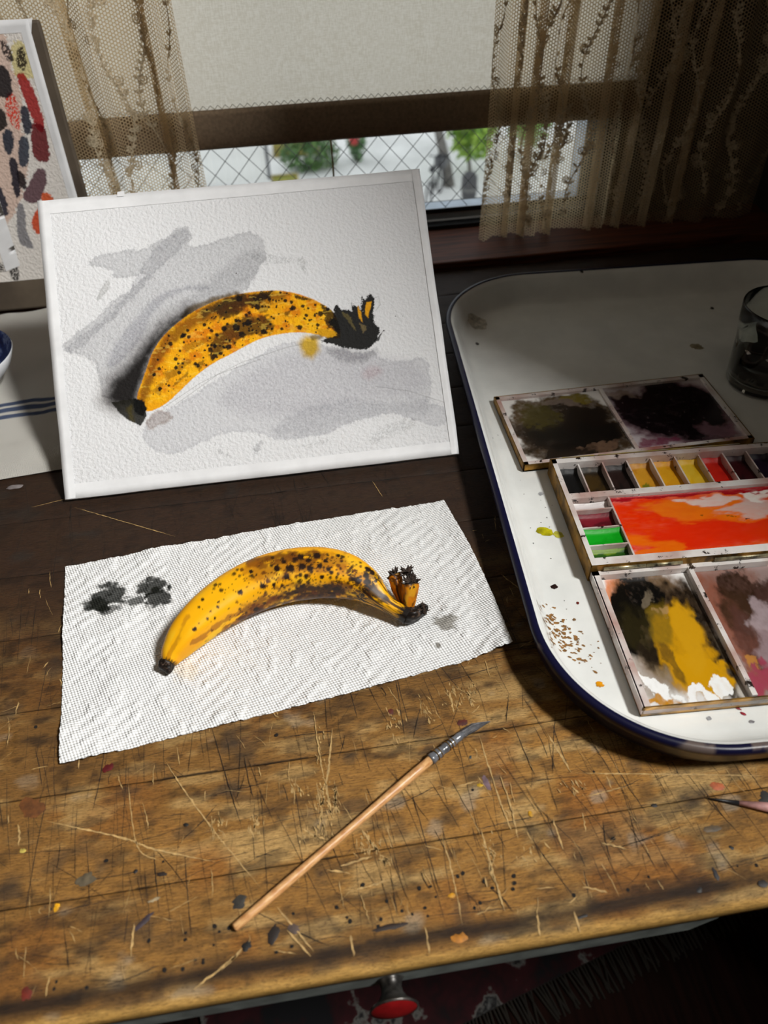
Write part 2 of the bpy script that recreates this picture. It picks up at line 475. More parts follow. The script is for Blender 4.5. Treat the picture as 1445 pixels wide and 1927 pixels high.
light = [(px2([(85, 1545), (230, 1577), (290, 1598), (405, 1622)]), .0009, .4), (px2([(310, 1430), (345, 1485), (400, 1560), (425, 1592), (490, 1670)]), .0008, .6),
         (px2([(240, 1465), (258, 1590), (300, 1620)]), .0005, .5), (px2([(365, 1862), (455, 1790)]), .0010, .3), (px2([(540, 1750), (585, 1800)]), .0009, .3),
         (px2([(520, 1706), (590, 1790)]), .0008, .4), (px2([(625, 1370), (618, 1450), (607, 1490)]), .0011, .6), (px2([(610, 1465), (618, 1500), (625, 1540)]), .0022, .8),
         (px2([(595, 1480), (605, 1520), (600, 1560)]), .0022, .9), (px2([(570, 1560), (595, 1575), (620, 1580)]), .0028, .9), (px2([(630, 1480), (632, 1535)]), .0022, .7),
         (px2([(560, 1480), (570, 1490)]), .002, .9), (px2([(590, 1340), (598, 1400), (610, 1470)]), .0008, .6), (px2([(845, 1300), (855, 1345)]), .0014, .9), (px2([(880, 1300), (888, 1330)]), .0012, .9),
         (px2([(680, 1560), (700, 1590), (715, 1605)]), .0020, .9), (px2([(640, 1630), (700, 1612)]), .0014, .6), (px2([(670, 1675), (735, 1655)]), .0010, .5), (px2([(715, 1610), (732, 1620)]), .0024, .9),
         (px2([(900, 1380), (925, 1460), (945, 1520), (965, 1570)]), .0009, .5), (px2([(905, 1560), (930, 1650), (950, 1715)]), .0013, .6), (px2([(1030, 1380), (1075, 1455)]), .0013, .4),
         (px2([(1080, 1455), (1445, 1460)]), .0007, .4), (px2([(830, 1570), (850, 1640), (870, 1740)]), .0007, .5), (px2([(940, 1455), (962, 1520), (975, 1580)]), .0010, .5), (px2([(860, 1480), (900, 1470)]), .0007, .4),
         (px2([(800, 1745), (808, 1795)]), .0014, .4), (px2([(1010, 1720), (1016, 1762)]), .0012, .4), (px2([(660, 1760), (666, 1800)]), .001, .4), (px2([(1080, 1715), (1092, 1755)]), .001, .4),
         (px2([(140, 955), (330, 1010)]), .0005, .4), (px2([(700, 905), (720, 935)]), .0005, .4), (px2([(60, 955), (160, 930)]), .0004, .4), (px2([(1100, 1500), (1180, 1480)]), .0006, .6), (px2([(1040, 1540), (1060, 1600)]), .0009, .7)]
for (px, py, rx, ry, cnt) in [(608, 1510, 22, 42, 60), (598, 1570, 30, 12, 34), (632, 1510, 6, 30, 22), (700, 1590, 26, 16, 30), (725, 1618, 12, 8, 16), (850, 1310, 20, 24, 30), (888, 1310, 8, 22, 22), (560, 1485, 12, 10, 12), (925, 1620, 10, 46, 26), (745, 1360, 14, 30, 20), (1080, 1480, 22, 14, 18), (410, 1555, 14, 22, 26), (480, 1555, 12, 24, 24), (800, 1340, 12, 30, 16), (1000, 1600, 30, 30, 14), (600, 1400, 8, 40, 14)]:
    for k in range(cnt):
        p = P(px + rng.normal(0, rx * .6), py + rng.normal(0, ry * .6))[:2]; ang = math.radians(rng.normal(96, 16)); le = rng.uniform(.0012, .0060)
        d = np.array([math.cos(ang), math.sin(ang)]) * le / 2; light.append(([p - d, p + d], rng.uniform(.0002, .0009), .35))
light = [(a_, min(b_, .0011), min(c_, .45)) for a_, b_, c_ in light]
for k in range(330):
    cx = rng.uniform(-.26, .33); cy = .128 + .30 * rng.random() ** 1.5
    t = rng.random(); ang = math.radians(rng.normal(98, 10) if t < .7 else rng.uniform(0, 180))
    le = rng.uniform(.003, .020)
    d = np.array([math.cos(ang), math.sin(ang)]) * le / 2; a = np.array([cx, cy]) - d; e = np.array([cx, cy]) + d
    if inside(a) and inside(e): light.append(([a, (a + e) / 2 + rng.normal(0, .0005, 2), e], rng.choice([.0002, .0004, .0008], p=[.5, .35, .15]), .6))
ribbons(light, 'light_scratches', simple('bare_wood_scratch', (196, 160, 102), .75, nscale=300), .00020)
def blob(cx, cy, r, z, n=18, asp=1.0, rag=.38, ang=0.0, dome=.0002):
    V = [(cx, cy, z + dome)]; ph = rng.uniform(0, 6)
    for ring, f in ((.6, .8), (1.0, 0)):
        for k in range(n):
            q = 2 * math.pi * k / n
            rr = r * ring * (1 + rag * (math.sin(2 * q + ph) * .5 + rng.normal(0, .35)))
            x_, y_ = rr * math.cos(q), rr * asp * math.sin(q)
            V.append((cx + x_ * math.cos(ang) - y_ * math.sin(ang), cy + x_ * math.sin(ang) + y_ * math.cos(ang), z + dome * f))
    F = [(0, 1 + k, 1 + (k + 1) % n) for k in range(n)] + [(1 + k, 1 + n + k, 1 + n + (k + 1) % n, 1 + (k + 1) % n) for k in range(n)]
    return V, F
_pc = {}
def paintmat(c, rough=.4):
    k = (tuple(c), rough)
    if k not in _pc: _pc[k] = simple('dried_paint', c, rough, nscale=200, namp=.3)
    return _pc[k]
for (px, py, rpx, c, asp, an) in [(107, 1707, 6, (236, 170, 10), 1, 0), (43, 1601, 5, (214, 190, 90), 1, 0), (204, 1445, 9, (96, 8, 14), 1, 0), (50, 1870, 10, (110, 34, 20), 1.1, 0), (60, 1520, 22, (112, 66, 28), .9, 0),
                                  (451, 1697, 15, (52, 48, 42), .7, .2), (998, 1532, 5, (220, 160, 20), 1, 0), (552, 1748, 11, (92, 74, 66), .8, 0), (289, 1694, 10, (160, 142, 110), .35, .1), (915, 1473, 6, (120, 96, 104), 2.2, .2), (903, 1478, 5, (214, 170, 20), .8, 0),
                                  (1350, 1480, 12, (180, 92, 50), .8, 0), (1346, 1645, 5, (26, 24, 30), 2.4, .1), (1231, 1516, 5, (22, 18, 16), .8, 0), (1440, 1503, 13, (34, 30, 26), 1, 0), (1376, 1595, 4, (24, 20, 18), 1, 0), (1316, 1675, 5, (26, 20, 18), 1, 0), (1436, 1663, 8, (30, 22, 18), 1, 0),
                                  (735, 1744, 30, (36, 20, 12), .18, .12), (1095, 1725, 10, (30, 24, 20), .35, .1), (515, 1760, 8, (30, 18, 12), 2.6, -.3), (463, 1781, 9, (16, 14, 12), 1, 0), (885, 1425, 3, (60, 70, 70), 1, 0), (1340, 1560, 14, (96, 78, 54), .5, 0), (870, 1360, 9, (90, 34, 22), .8, 0),
                                  (255, 1640, 4, (26, 24, 26), 1, 0), (305, 1645, 8, (40, 26, 20), .6, 0), (735, 1340, 6, (100, 40, 26), 1, 0), (350, 1552, 4, (20, 18, 16), 1, 0), (270, 1735, 20, (58, 46, 52), .3, .6), (160, 1655, 18, (98, 86, 66), .7, .4), (850, 1685, 7, (200, 140, 20), .7, 0), (865, 1765, 14, (190, 120, 20), .7, 0)]:
    p = P(px, py); k = np.linalg.norm(P(px + 1, py) - p)
    V, F = blob(p[0], p[1], rpx * k, .0001, asp=asp, ang=an, dome=.00022)
    tchild(MB().add(V, F).build('paint_spot', paintmat(c, .6), None, True))
hb = MB()
for k in range(70):      # worm holes and nail dents along the front
    if k < 30: x_, y_ = rng.uniform(-.12, .10), rng.normal(.142, .006)
    elif k < 55: x_, y_ = rng.uniform(-.25, .28), rng.normal(.131, .003)
    else: x_, y_ = rng.uniform(-.25, .3), rng.uniform(.15, .3)
    V, F = blob(x_, max(y_, .1235), rng.uniform(.0006, .0013), .00015, n=8, rag=.2, dome=.00005); hb.add(V, F)
o = tchild(hb.build('worm_holes', simple('hole_dark', (16, 10, 6), .9), None)); o['kind'] = 'stuff'

# ------------------------------------------------------------------ enamel tray
TA = -math.atan(.063)
tray = empty('enamel_tray', (0, 0, 0))
tag(tray, 'large white enamel tray with rounded corners and dark navy rim', 'tray')
TW, TD, TR = .465, .601, .104
tl0 = np.array([.1272, .1905])           # near-left corner of the outer rim's bounding box (before rotation)
ux = np.array([math.cos(TA), math.sin(TA)]); uy = np.array([-math.sin(TA), math.cos(TA)])
def tray_pt(u, v): return tl0 + ux * u + uy * v
def rr_ring(off, n=64, jig=False):       # rounded rectangle offset inwards by -off
    r = max(TR + off, .004); pts = []
    for (cx, cy, a0) in ((TR, TR, math.pi), (TW - TR, TR, 1.5 * math.pi), (TW - TR, TD - TR, 0), (TR, TD - TR, .5 * math.pi)):
        for k in range(n):
            a = a0 + .5 * math.pi * k / (n - 1); pts.append((cx + r * math.cos(a), cy + r * math.sin(a)))
    # subdivide the straight sides
    out = []
    for i in range(len(pts)):
        a = np.array(pts[i]); e = np.array(pts[(i + 1) % len(pts)]); d = np.linalg.norm(e - a); out.append(a)
        if (i % n) == n - 1:
            for q in range(1, 150): out.append(a + (e - a) * q / 150)
    return np.array([tray_pt(*q) for q in out])
def tray_shell(name, prof, mat, close, colf=None):
    rings = [np.column_stack([q_, np.full(len(q_), z_)]) for q_, z_ in ((rr_ring(o_), z_) for o_, z_ in prof)]
    n = len(rings[0]); V = np.vstack(rings); F = []
    for i in range(len(rings) - 1):
        for k in range(n): F.append((i * n + k, i * n + (k + 1) % n, (i + 1) * n + (k + 1) % n, (i + 1) * n + k))
    if close:
        V = np.vstack([V, [[*tray_pt(TW / 2, TD / 2), prof[-1][1]]]]); c = len(V) - 1
        for k in range(n): F.append(((len(rings) - 1) * n + k, (len(rings) - 1) * n + (k + 1) % n, c))
    col = colf(V) if colf else None
    return fast_mesh(name, V, F, mat, tray, True, col)
ZR = .030
BASIN = [(-.0030, ZR + .0014), (-.0050, ZR + .0006), (-.0080, ZR - .003), (-.0115, ZR - .012), (-.0155, ZR - .020), (-.0205, .0055), (-.027, .0037), (-.04, .0032), (-.09, .0030)]
tray_shell('basin', BASIN, M['white_enamel'], True)
def rimcol(V):
    C = np.empty((len(V), 3)); C[:] = lin((16, 16, 46))
    n = fbm(V[:, 0] * 260, V[:, 1] * 260, 3, 3)
    for (px, py, r) in [(1308, 1418, .0085), (1335, 1416, .004), (1425, 1402, .004), (1440, 1398, .005), (1008, 1220, .003), (1085, 1325, .002)]:
        q = P(px, py, ZR)
        d = np.hypot(V[:, 0] - q[0], V[:, 1] - q[1]); over(C, (98, 86, 82), sst(r * 1.1, r * .8, d + (n - .5) * .004))
    return C
tray_shell('navy_rim', [(-.0150, .0004), (-.0085, .003), (-.0035, .010), (-.0008, ZR - .012), (.0006, ZR - .006), (.0018, ZR - .003), (.0018, ZR + .0005), (.0004, ZR + .0020), (-.0018, ZR + .0024), (-.0034, ZR + .0016)], attr_mat('navy_enamel', .34, spec=.3), False, rimcol)
tray_shell('underside', [(-.0150, .0004), (-.06, .0004)], M['white_enamel'], True)
def tray_h(x, y):                         # height of the enamel at a point inside the rim
    d = np.array([x, y]) - tl0; u, v = d @ ux, d @ uy
    qx, qy = abs(u - TW / 2) - (TW / 2 - TR), abs(v - TD / 2) - (TD / 2 - TR)
    off = math.hypot(max(qx, 0), max(qy, 0)) + min(max(qx, qy), 0) - TR
    return float(np.interp(off, [q[0] for q in BASIN[::-1]], [q[1] for q in BASIN[::-1]]))
def tray_floor(px, py):
    z = .0033
    for _ in range(8): p = P(px, py, z); z = .5 * z + .5 * (tray_h(p[0], p[1]) + .0002)
    return P(px, py, z)
def box_x(y): return .1945 + .059 * (y - .344) if y < .470 else .1815      # left side of the paint box
def drape(V): return [(a, b_, c + tray_h(a, b_)) for a, b_, c in V]
for (px, py, rpx, c, asp, an) in [(1025, 1000, 15, (200, 190, 20), .85, .2), (1050, 1006, 11, (196, 190, 70), .7, 0), (1043, 1104, 6, (40, 20, 16), 1, .4), (1087, 1135, 3, (120, 40, 30), 1, 0), (1128, 1288, 8, (226, 150, 10), .8, 0), (1064, 1257, 3, (40, 40, 44), 1.8, .4),
                                  (1387, 1332, 7, (150, 20, 44), .5, -.8), (1398, 1343, 6, (150, 20, 44), .5, -.6), (1380, 1322, 4, (150, 20, 44), .6, -.8), (1414, 1358, 5, (150, 146, 150), .8, 0), (1018, 929, 5, (176, 176, 178), 1, 0), (925, 879, 3, (40, 34, 30), 1, 0), (1334, 1352, 6, (190, 190, 194), .6, .5),
                                  (1340, 580, 4, (24, 22, 20), 1, 0), (1310, 652, 12, (168, 156, 130), .8, 0), (1093, 520, 3, (30, 28, 26), 1, 0), (900, 610, 20, (206, 200, 186), .9, 0), (898, 647, 4, (60, 58, 54), 1, 0)]:
    p = tray_floor(px, py); k = np.linalg.norm(P(px + 1, py, p[2]) - p)
    V, F = blob(p[0], p[1], rpx * k, .0003, asp=asp, ang=an, rag=.3, dome=.0002); V = drape(V)
    MB().add(V, F).build('paint_drip', paintmat(c, .35), tray, True)
sb = MB()
for k in range(170):
    px, py = 1055 + rng.normal(0, 20), 1195 + rng.normal(0, 24)
    px += (py - 1195) * .75
    p = tray_floor(px, py)
    if p[2] > .026 or p[0] > box_x(p[1]) - .003: continue
    V, F = blob(p[0], p[1], rng.uniform(.0003, .0018), .0003, n=7, rag=.6, asp=.7, ang=-.5, dome=.0001); sb.add(drape(V), F)
sb.build('ochre_splatter', paintmat((158, 110, 52), .5), tray, True)['kind'] = 'stuff'
sb = MB()
for k in range(60):
    px = rng.uniform(915, 1060); py = rng.uniform(760, 1250)
    if px > 925 + (py - 760) * .37 + 60: continue
    p = tray_floor(px + 10, py)
    if p[2] > .026 or p[0] > box_x(p[1]) - .003: continue
    V, F = blob(p[0], p[1], rng.uniform(.00025, .0006), .0003, n=6, rag=.3, dome=.0001); sb.add(drape(V), F)
sb.build('fine_specks', paintmat((60, 54, 50), .5), tray, True)['kind'] = 'stuff'

# ------------------------------------------------------------------ paint box (unfolded, lying in the tray)
pbx = empty('watercolour_box', (0, 0, 0))
tag(pbx, 'unfolded metal watercolour box with paint pans and smeared mixing wells', 'paint box')
ZT = .0043
box_o = np.array([.1945, .3441]); BA = -math.atan(.059)
bx_ = np.array([math.cos(BA), math.sin(BA)]); by_ = np.array([-math.sin(BA), math.cos(BA)])
def BW(u, v, z): q = box_o + bx_ * u / 1000 + by_ * v / 1000; return (q[0], q[1], z)
def rotbox(mb, fn, u0, u1, v0, v1, z0, z1):
    V = [fn(u, v, z) for z in (z0, z1) for v in (v0, v1) for u in (u0, u1)]
    mb.add(V, [(0, 2, 3, 1), (4, 5, 7, 6), (0, 1, 5, 4), (2, 6, 7, 3), (0, 4, 6, 2), (1, 3, 7, 5)])
# worn white lacquer with black chips and colour smears along its edges
def lacquer(name, dirt=.5):
    m, nt, bs = nodes_of(name)
    n = noise(nt, 95, 8, .72); r = ramp(nt, n.outputs[0], [(.0, (28, 20, 16)), (.362 + .06 * dirt, (40, 30, 26)), (.385 + .06 * dirt, (222, 216, 212)), (1, (236, 232, 230))])
    n2 = noise(nt, 26, 3, .5); r2 = ramp(nt, n2.outputs[0], [(.4, (255, 255, 255)), (.62, (214, 190, 184)), (.75, (190, 120, 110))])
    mx = N(nt, 'ShaderNodeMix', data_type='RGBA', blend_type='MULTIPLY'); mx.inputs[0].default_value = 1
    ln(nt, r.outputs[0], mx.inputs[6]); ln(nt, r2.outputs[0], mx.inputs[7]); ln(nt, mx.outputs[2], bs.inputs['Base Color'])
    bs.inputs['Roughness'].default_value = .3; bump(nt, bs, n.outputs[0], .3, .0004); return m
M['lacq'] = lacquer('white_lacquer')
PAINT = attr_mat('wet_paint', .26, bscale=900, bstr=.15, bdist=.0003, spec=.5)
PAINTD = attr_mat('paint_pan_paint', .45, bscale=500, bstr=.25, bdist=.0005, spec=.3)
def shell(name, fn, u0, u1, v0, v1, z0, z1, floor_z, walls, wall_t=3.0):
    """outer brass shell (part) with a white lining (sub-part): rim walls and dividers"""
    b = MB(); t = 1.0
    rotbox(b, fn, u0, u1, v0, v1, z0, z0 + .0012)
    rotbox(b, fn, u0, u0 + t, v0, v1, z0, z1); rotbox(b, fn, u1 - t, u1, v0, v1, z0, z1)
    rotbox(b, fn, u0, u1, v0, v0 + t, z0, z1); rotbox(b, fn, u0, u1, v1 - t, v1, z0, z1)
    part = b.build(name, M['brass'], pbx)
    b = MB()
    rotbox(b, fn, u0 + t, u1 - t, v0 + t, v1 - t, z0 + .001, floor_z)
    for q in walls: rotbox(b, fn, q[0], q[1], q[2], q[3], floor_z - .0005, q[4])
    b.build('lining', M['lacq'], part)
    return part
def paint_patch(name, fn, u0, u1, v0, v1, z, colf, parent, n=(90, 90), mat=None, dish=0.0, zf=None):
    S, T = np.meshgrid(np.linspace(0, 1, n[0]), np.linspace(0, 1, n[1]), indexing='ij'); s = S.ravel(); t = T.ravel()
    C = colf(s, t)
    if zf is not None: zz = z + zf(s, t)
    else: zz = z + dish * (((s - .5) * 2) ** 4 + ((t - .5) * 2) ** 4)
    u = u0 + (u1 - u0) * s; v = v0 + (v1 - v0) * t
    q = np.array([fn(a, b_, c_) for a, b_, c_ in zip(u, v, zz)])
    return fast_mesh(name, q, grid_faces(*n), mat or PAINT, parent, True, C)
def blobpaint(base, lst, warp=.10, seed=0, fs=4.0):
    def f(s, t):
        C = np.empty((s.size, 3)); C[:] = lin(base)
        fs2 = fs * 1.5; wx = s + 1.7 * warp * (fbm(s * fs2, t * fs2, 6, seed) - .5) * 2; wy = t + 1.7 * warp * (fbm(s * fs2, t * fs2, 6, seed + 40) - .5) * 2
        for (cs, ct, rs, rt, ang, c, al, soft) in lst:
            a = math.radians(ang); dx = wx - cs; dy = wy - ct
            p = (dx * math.cos(a) + dy * math.sin(a)) / rs; q = (-dx * math.sin(a) + dy * math.cos(a)) / rt
            gg = fbm(s * 30, t * 30, 3, seed + int(cs * 90)); over(C, c, al * (.8 + .4 * gg) * sst(1 + soft * .5, 1 - soft * .5, np.hypot(p, q)))
        return C
    return f
# middle part with the pans
ZM = ZT + .0165
W = 234
pu = [5.0] + [23.6 + 21.2 * k for k in range(10)] + [W - 4]
walls = [(1, 5, 1, 124, ZM), (W - 5, W - 1, 1, 124, ZM), (1, W - 1, 118.5, 124, ZM), (1, W - 1, 1, 9, ZM - .001), (5, W - 5, 75.5, 82, ZM - .002), (36.2, 37.6, 9, 75.5, ZM - .003)]
for u in pu[1:-1]: walls.append((u - .6, u + .6, 82, 118.5, ZM - .003))
for v in (62.8, 42.5, 23.4): walls.append((5, 36.2, v - .6, v + .6, ZM - .003))
mid = shell('pan_case', BW, 0, W, 0, 125, ZT, ZM, ZT + .004, walls)
pan_cols = [((8, 8, 9), (16, 14, 14)), ((34, 24, 8), (70, 50, 14)), ((20, 12, 10), (44, 26, 22)), ((188, 126, 22), (214, 156, 40)), ((214, 146, 14), (226, 168, 30)), ((226, 176, 20), (232, 196, 60)), ((196, 26, 16), (214, 40, 20)),
            ((40, 8, 12), (70, 14, 20)), ((22, 10, 26), (40, 20, 46)), ((12, 14, 40), (20, 24, 70)), ((10, 30, 34), (20, 50, 54))]
for i in range(11):
    a, c = pan_cols[i]
    pan = paint_patch('paint_pan', BW, pu[i] + .6, pu[i + 1] - .6, 82.2, 118.3, ZT + .0058, blobpaint(a, [(.3, .6, .5, .3, 20, c, .7, .4), (.8, .2, .3, .3, 0, c, .5, .4)] + ([(.55, .3, .16, .11, 10, (92, 110, 20), .9, .2)] if i == 3 else []), .2, i), mid, (16, 22), PAINTD,
                      zf=lambda s, t: .0030 * sst(.86, 1.0, t) + .0012 * (2 * s - 1) ** 2 + .0006 * np.sin(7 * s + 5 * t))
lc = [(62.8, 75.5, (226, 222, 220), (200, 190, 190)), (42.5, 62.8, (82, 8, 20), (130, 24, 40)), (23.4, 42.5, (0, 150, 16), (14, 166, 30)), (9, 23.4, (12, 60, 6), (40, 84, 8))]
for i, (v0, v1, a, c) in enumerate(lc):
    paint_patch('paint_pan' if i else 'empty_pan', BW, 5.2, 36, v0 + .7, v1 - .7, ZT + (.0066 if i != 2 else .0095), blobpaint(a, [(.4, .7, .6, .3, 10, c, .7, .5)] + ([(.4, .95, .7, .2, 0, (130, 160, 20), .6, .4)] if i == 3 else []), .2, 20 + i), mid, (20, 14), PAINTD,
                zf=lambda s, t: .002 * sst(.75, 1.0, t) + .001 * (2 * s - 1) ** 2)
paint_patch('mixing_plate', BW, 37.8, W - 5.5, 9.5, 75.2, ZM - .0062, blobpaint((226, 214, 204), [
    (.5, .5, .60, .62, 0, (226, 92, 14), .92, .25), (.15, .5, .26, .6, 0, (222, 44, 4), .9, .4), (.38, .35, .22, .34, 10, (220, 38, 6), .8, .5), (.30, .72, .14, .2, 30, (228, 116, 20), .8, .5), (.52, .28, .2, .2, 0, (216, 40, 6), .8, .5), (.12, .12, .1, .2, 0, (230, 110, 10), .8, .5),
    (.47, .60, .17, .13, -14, (232, 110, 16), .75, .5), (.43, .84, .09, .09, -25, (222, 198, 190), .9, .4), (.60, .70, .12, .20, -35, (206, 178, 170), .85, .4), (.66, .88, .10, .12, -10, (232, 222, 214), .95, .3), (.70, .3, .2, .25, 0, (214, 50, 8), .8, .5), (.85, .6, .15, .4, 0, (210, 60, 20), .8, .5),
    (.5, 1.02, .7, .06, 0, (160, 14, 26), .95, .25), (.385, .63, .012, .022, 0, (70, 60, 20), 1, .3), (.495, .52, .007, .014, 0, (30, 20, 16), 1, .3)], .10, 3, 5), mid, (240, 110), dish=.0012)
# hinges between the leaves
b = MB()
for u0, u1 in ((10, 42), (42.6, 70), (95, 150), (160, 200)): b.tube([BW(u0, -.2, ZM - .0035), BW(u1, -.2, ZM - .0035)], .0016, 8)
b.build('hinge', simple('hinge_metal', (196, 186, 150), .35, .6, nscale=150, namp=.7), pbx, True)
b = MB()
for u0, u1 in ((12, 40), (44, 64), (64.5, 120), (121, 170)): b.tube([BW(u0, 127, ZM - .003), BW(u1, 127, ZM - .003)], .0016, 8)
b.build('hinge', simple('hinge_metal_smeared', (214, 190, 90), .35, .3, nscale=60, c2=(190, 180, 170)), pbx, True)
# near leaf: mixing wells
ZF = ZT + .0105
fw = [(1, 6.5, -115, 3, ZF), (W - 5, W - 1, -115, 3, ZF), (1, W - 1, -4, 3, ZF), (1, W - 1, -116, -113.2, ZF - .0035)]
for k in (1, 2): fw.append((2.5 + 71.2 * k, 6.0 + 71.2 * k, -114, -4, ZF))
flap = shell('mixing_leaf', BW, 1.5, W, -116, 3.5, ZT, ZF, ZT + .0035, fw)
wells = [(7, 73.5), (78.3, 144.5), (149.5, W - 5.5)]
f1 = blobpaint((226, 224, 222), [
    (.10, .86, .20, .14, 20, (226, 120, 30), .8, .4), (.50, .62, .52, .52, 0, (104, 74, 44), .85, .3), (.15, .22, .22, .24, 0, (150, 134, 118), .75, .5), (.62, .35, .5, .33, -25, (120, 96, 50), .7, .4),
    (.70, .82, .26, .18, -30, (110, 86, 60), .85, .4), (.82, .70, .22, .22, 0, (26, 18, 10), .9, .5), (.34, .80, .32, .17, 14, (12, 10, 8), 1, .18), (.10, .62, .16, .30, -8, (14, 11, 7), 1, .25), (.30, .50, .32, .20, -20, (40, 34, 14), .9, .5), (.36, .36, .22, .12, 0, (30, 22, 14), .9, .6), (.90, .25, .10, .3, -12, (30, 20, 8), .9, .5),  # last dark strip is the divider's shadow, painted into the well
    (.60, .36, .26, .36, -18, (196, 142, 14), 1, .28), (.66, .20, .30, .16, -8, (204, 148, 10), 1, .2), (.48, .58, .10, .2, -25, (120, 96, 24), .7, .6), (.72, .50, .12, .30, -14, (206, 152, 20), .9, .4), (.42, .28, .06, .16, 8, (70, 52, 24), .7, .5), (.56, .66, .08, .05, 0, (170, 136, 92), .7, .4), (.45, .80, .12, .05, 60, (130, 116, 96), .6, .4),
    (.16, .12, .14, .08, -25, (245, 245, 244), 1, .08), (.24, .045, .06, .045, 0, (245, 245, 244), 1, .08), (.52, .05, .14, .05, 5, (245, 245, 244), 1, .08), (.80, .09, .13, .07, 12, (245, 245, 244), 1, .08), (.36, .02, .05, .04, 0, (245, 245, 244), 1, .08), (.1, .0, .2, .03, 0, (190, 130, 20), .9, .3)], .07, 60, 5)
f2 = blobpaint((150, 128, 124), [
    (.25, .85, .45, .3, 0, (134, 96, 84), .9, .4), (.10, .45, .16, .5, 0, (138, 84, 66), .9, .4), (.45, .8, .34, .14, 0, (50, 32, 22), .9, .35), (.30, .62, .22, .18, 0, (60, 40, 26), .85, .5), (.25, .35, .16, .26, 0, (86, 54, 46), .8, .5), (.80, .55, .3, .3, 0, (70, 46, 40), .9, .4), (.55, .5, .16, .22, 20, (170, 152, 156), .8, .4), (.5, .25, .3, .18, 0, (150, 128, 132), .9, .4), (.75, .3, .2, .2, 0, (120, 74, 62), .9, .4), (.4, .06, .6, .10, 0, (160, 60, 84), .8, .4), (.1, .2, .08, .05, 0, (190, 130, 60), .8, .4), (.6, .1, .2, .04, 15, (226, 214, 218), .9, .3)], .10, 80, 5)
f3 = blobpaint((150, 140, 140), [(.5, .5, .5, .4, 0, (70, 60, 80), .9, .4)], .1, 90)
for (u0, u1), ff in zip(wells, (f1, f2, f3)):
    paint_patch('paint_smear', BW, u0, u1, -112.5, -4.3, ZT + .0042, ff, flap, (130, 200), dish=.0006)
# far leaf (lid), lying square to the table
lid_o = np.array([.1815, .4748])
def LW(u, v, z): return (lid_o[0] + u / 1000, lid_o[1] + v / 1000, z)
ZL = ZT + .0068
lidw = [(1, 5, 1, 104, ZL), (209, 213, 1, 104, ZL), (1, 213, 1, 5, ZL), (1, 213, 99.5, 104, ZL), (104.5, 108, 5, 99.5, ZL - .0005)]
lid = shell('lid', LW, 0, 214, 0, 105, ZT - .0002, ZL, ZT + .003, lidw)
g1 = blobpaint((228, 224, 220), [(.54, .46, .60, .58, 20, (84, 66, 44), .95, .15), (.54, .40, .54, .46, 15, (36, 25, 18), .95, .4), (.30, .70, .20, .16, 40, (74, 66, 18), .7, .6), (.55, .84, .22, .10, 0, (120, 104, 94), .8, .4), (.78, .90, .14, .08, 0, (122, 108, 30), .7, .5), (.6, .36, .4, .26, 0, (12, 9, 8), .98, .4), (.74, .6, .24, .12, 12, (22, 14, 10), .95, .4), (.70, .1, .26, .05, 20, (110, 84, 66), .8, .5), (.40, .1, .2, .1, 0, (26, 18, 14), .9, .5)], .12, 110, 4)
g2 = blobpaint((206, 196, 200), [(.56, .50, .60, .56, 0, (92, 30, 54), .8, .3), (.54, .54, .52, .47, 0, (16, 7, 12), 1, .22), (.25, .80, .22, .13, 0, (30, 12, 20), .9, .4), (.8, .2, .2, .1, 0, (150, 110, 126), .7, .5), (.12, .92, .1, .1, 0, (150, 130, 120), .8, .4), (.2, .06, .16, .06, 0, (120, 30, 66), .8, .5)], .09, 120, 4)
paint_patch('paint_smear', LW, 5.2, 104.2, 5.2, 99.3, ZT + .0036, g1, lid, (150, 140), dish=.0006)
paint_patch('paint_smear', LW, 108.3, 208.8, 5.2, 99.3, ZT + .0036, g2, lid, (150, 140), dish=.0006)

# ------------------------------------------------------------------ glass tumbler in the tray
gl_o = empty('glass_tumbler', (.4515, .566, .0036))
tag(gl_o, 'clear faceted glass tumbler with dark paint water standing in the tray', 'glass')
mgl, nt, bs = nodes_of('tumbler_glass')
bs.inputs['Base Color'].default_value = (.9, .95, .93, 1); bs.inputs['Transmission Weight'].default_value = 1.0; bs.inputs['Roughness'].default_value = .03; bs.inputs['IOR'].default_value = 1.48
b = MB()
def fac_ring(r, z, facet, n=60):
    pts = []
    for k in range(n):
        q = 2 * math.pi * k / n; seg = 2 * math.pi / 10; d = (q % seg) - seg / 2
        rr = r * (1 - facet * (1 - math.cos(seg / 2) / math.cos(d)) * 1.0) if facet else r
        facet = min(facet, .4); rr = r * ((1 - facet) + facet * math.cos(seg / 2) / math.cos(d))
        pts.append((rr * math.cos(q), rr * math.sin(q), z))
    return pts
rings = [fac_ring(.002, 0, 0), fac_ring(.031, 0, 1), fac_ring(.033, .003, 1), fac_ring(.0355, .045, 1), fac_ring(.0375, .058, 1), fac_ring(.038, .062, 0), fac_ring(.0395, .083, 0), fac_ring(.0388, .0845, 0), fac_ring(.0378, .083, 0), fac_ring(.0362, .060, 0), fac_ring(.032, .012, 0), fac_ring(.026, .008, 0), fac_ring(.002, .008, 0)]
V = [p for r_ in rings for p in r_]; F = []
for i in range(len(rings) - 1):
    for k in range(60): F.append((i * 60 + k, i * 60 + (k + 1) % 60, (i + 1) * 60 + (k + 1) % 60, (i + 1) * 60 + k))
F.append(tuple(range(59, -1, -1))); F.append(tuple((len(rings) - 1) * 60 + k for k in range(60)))
b.add(V, F); b.build('glass_body', mgl, gl_o, True)
MB().lathe([(.0005, .0082), (.0255, .0085), (.0318, .0125), (.0335, .030), (.0330, .0302), (.0005, .0300)], 40).build('paint_water', simple('dirty_water', (38, 28, 26), .1), gl_o, True)
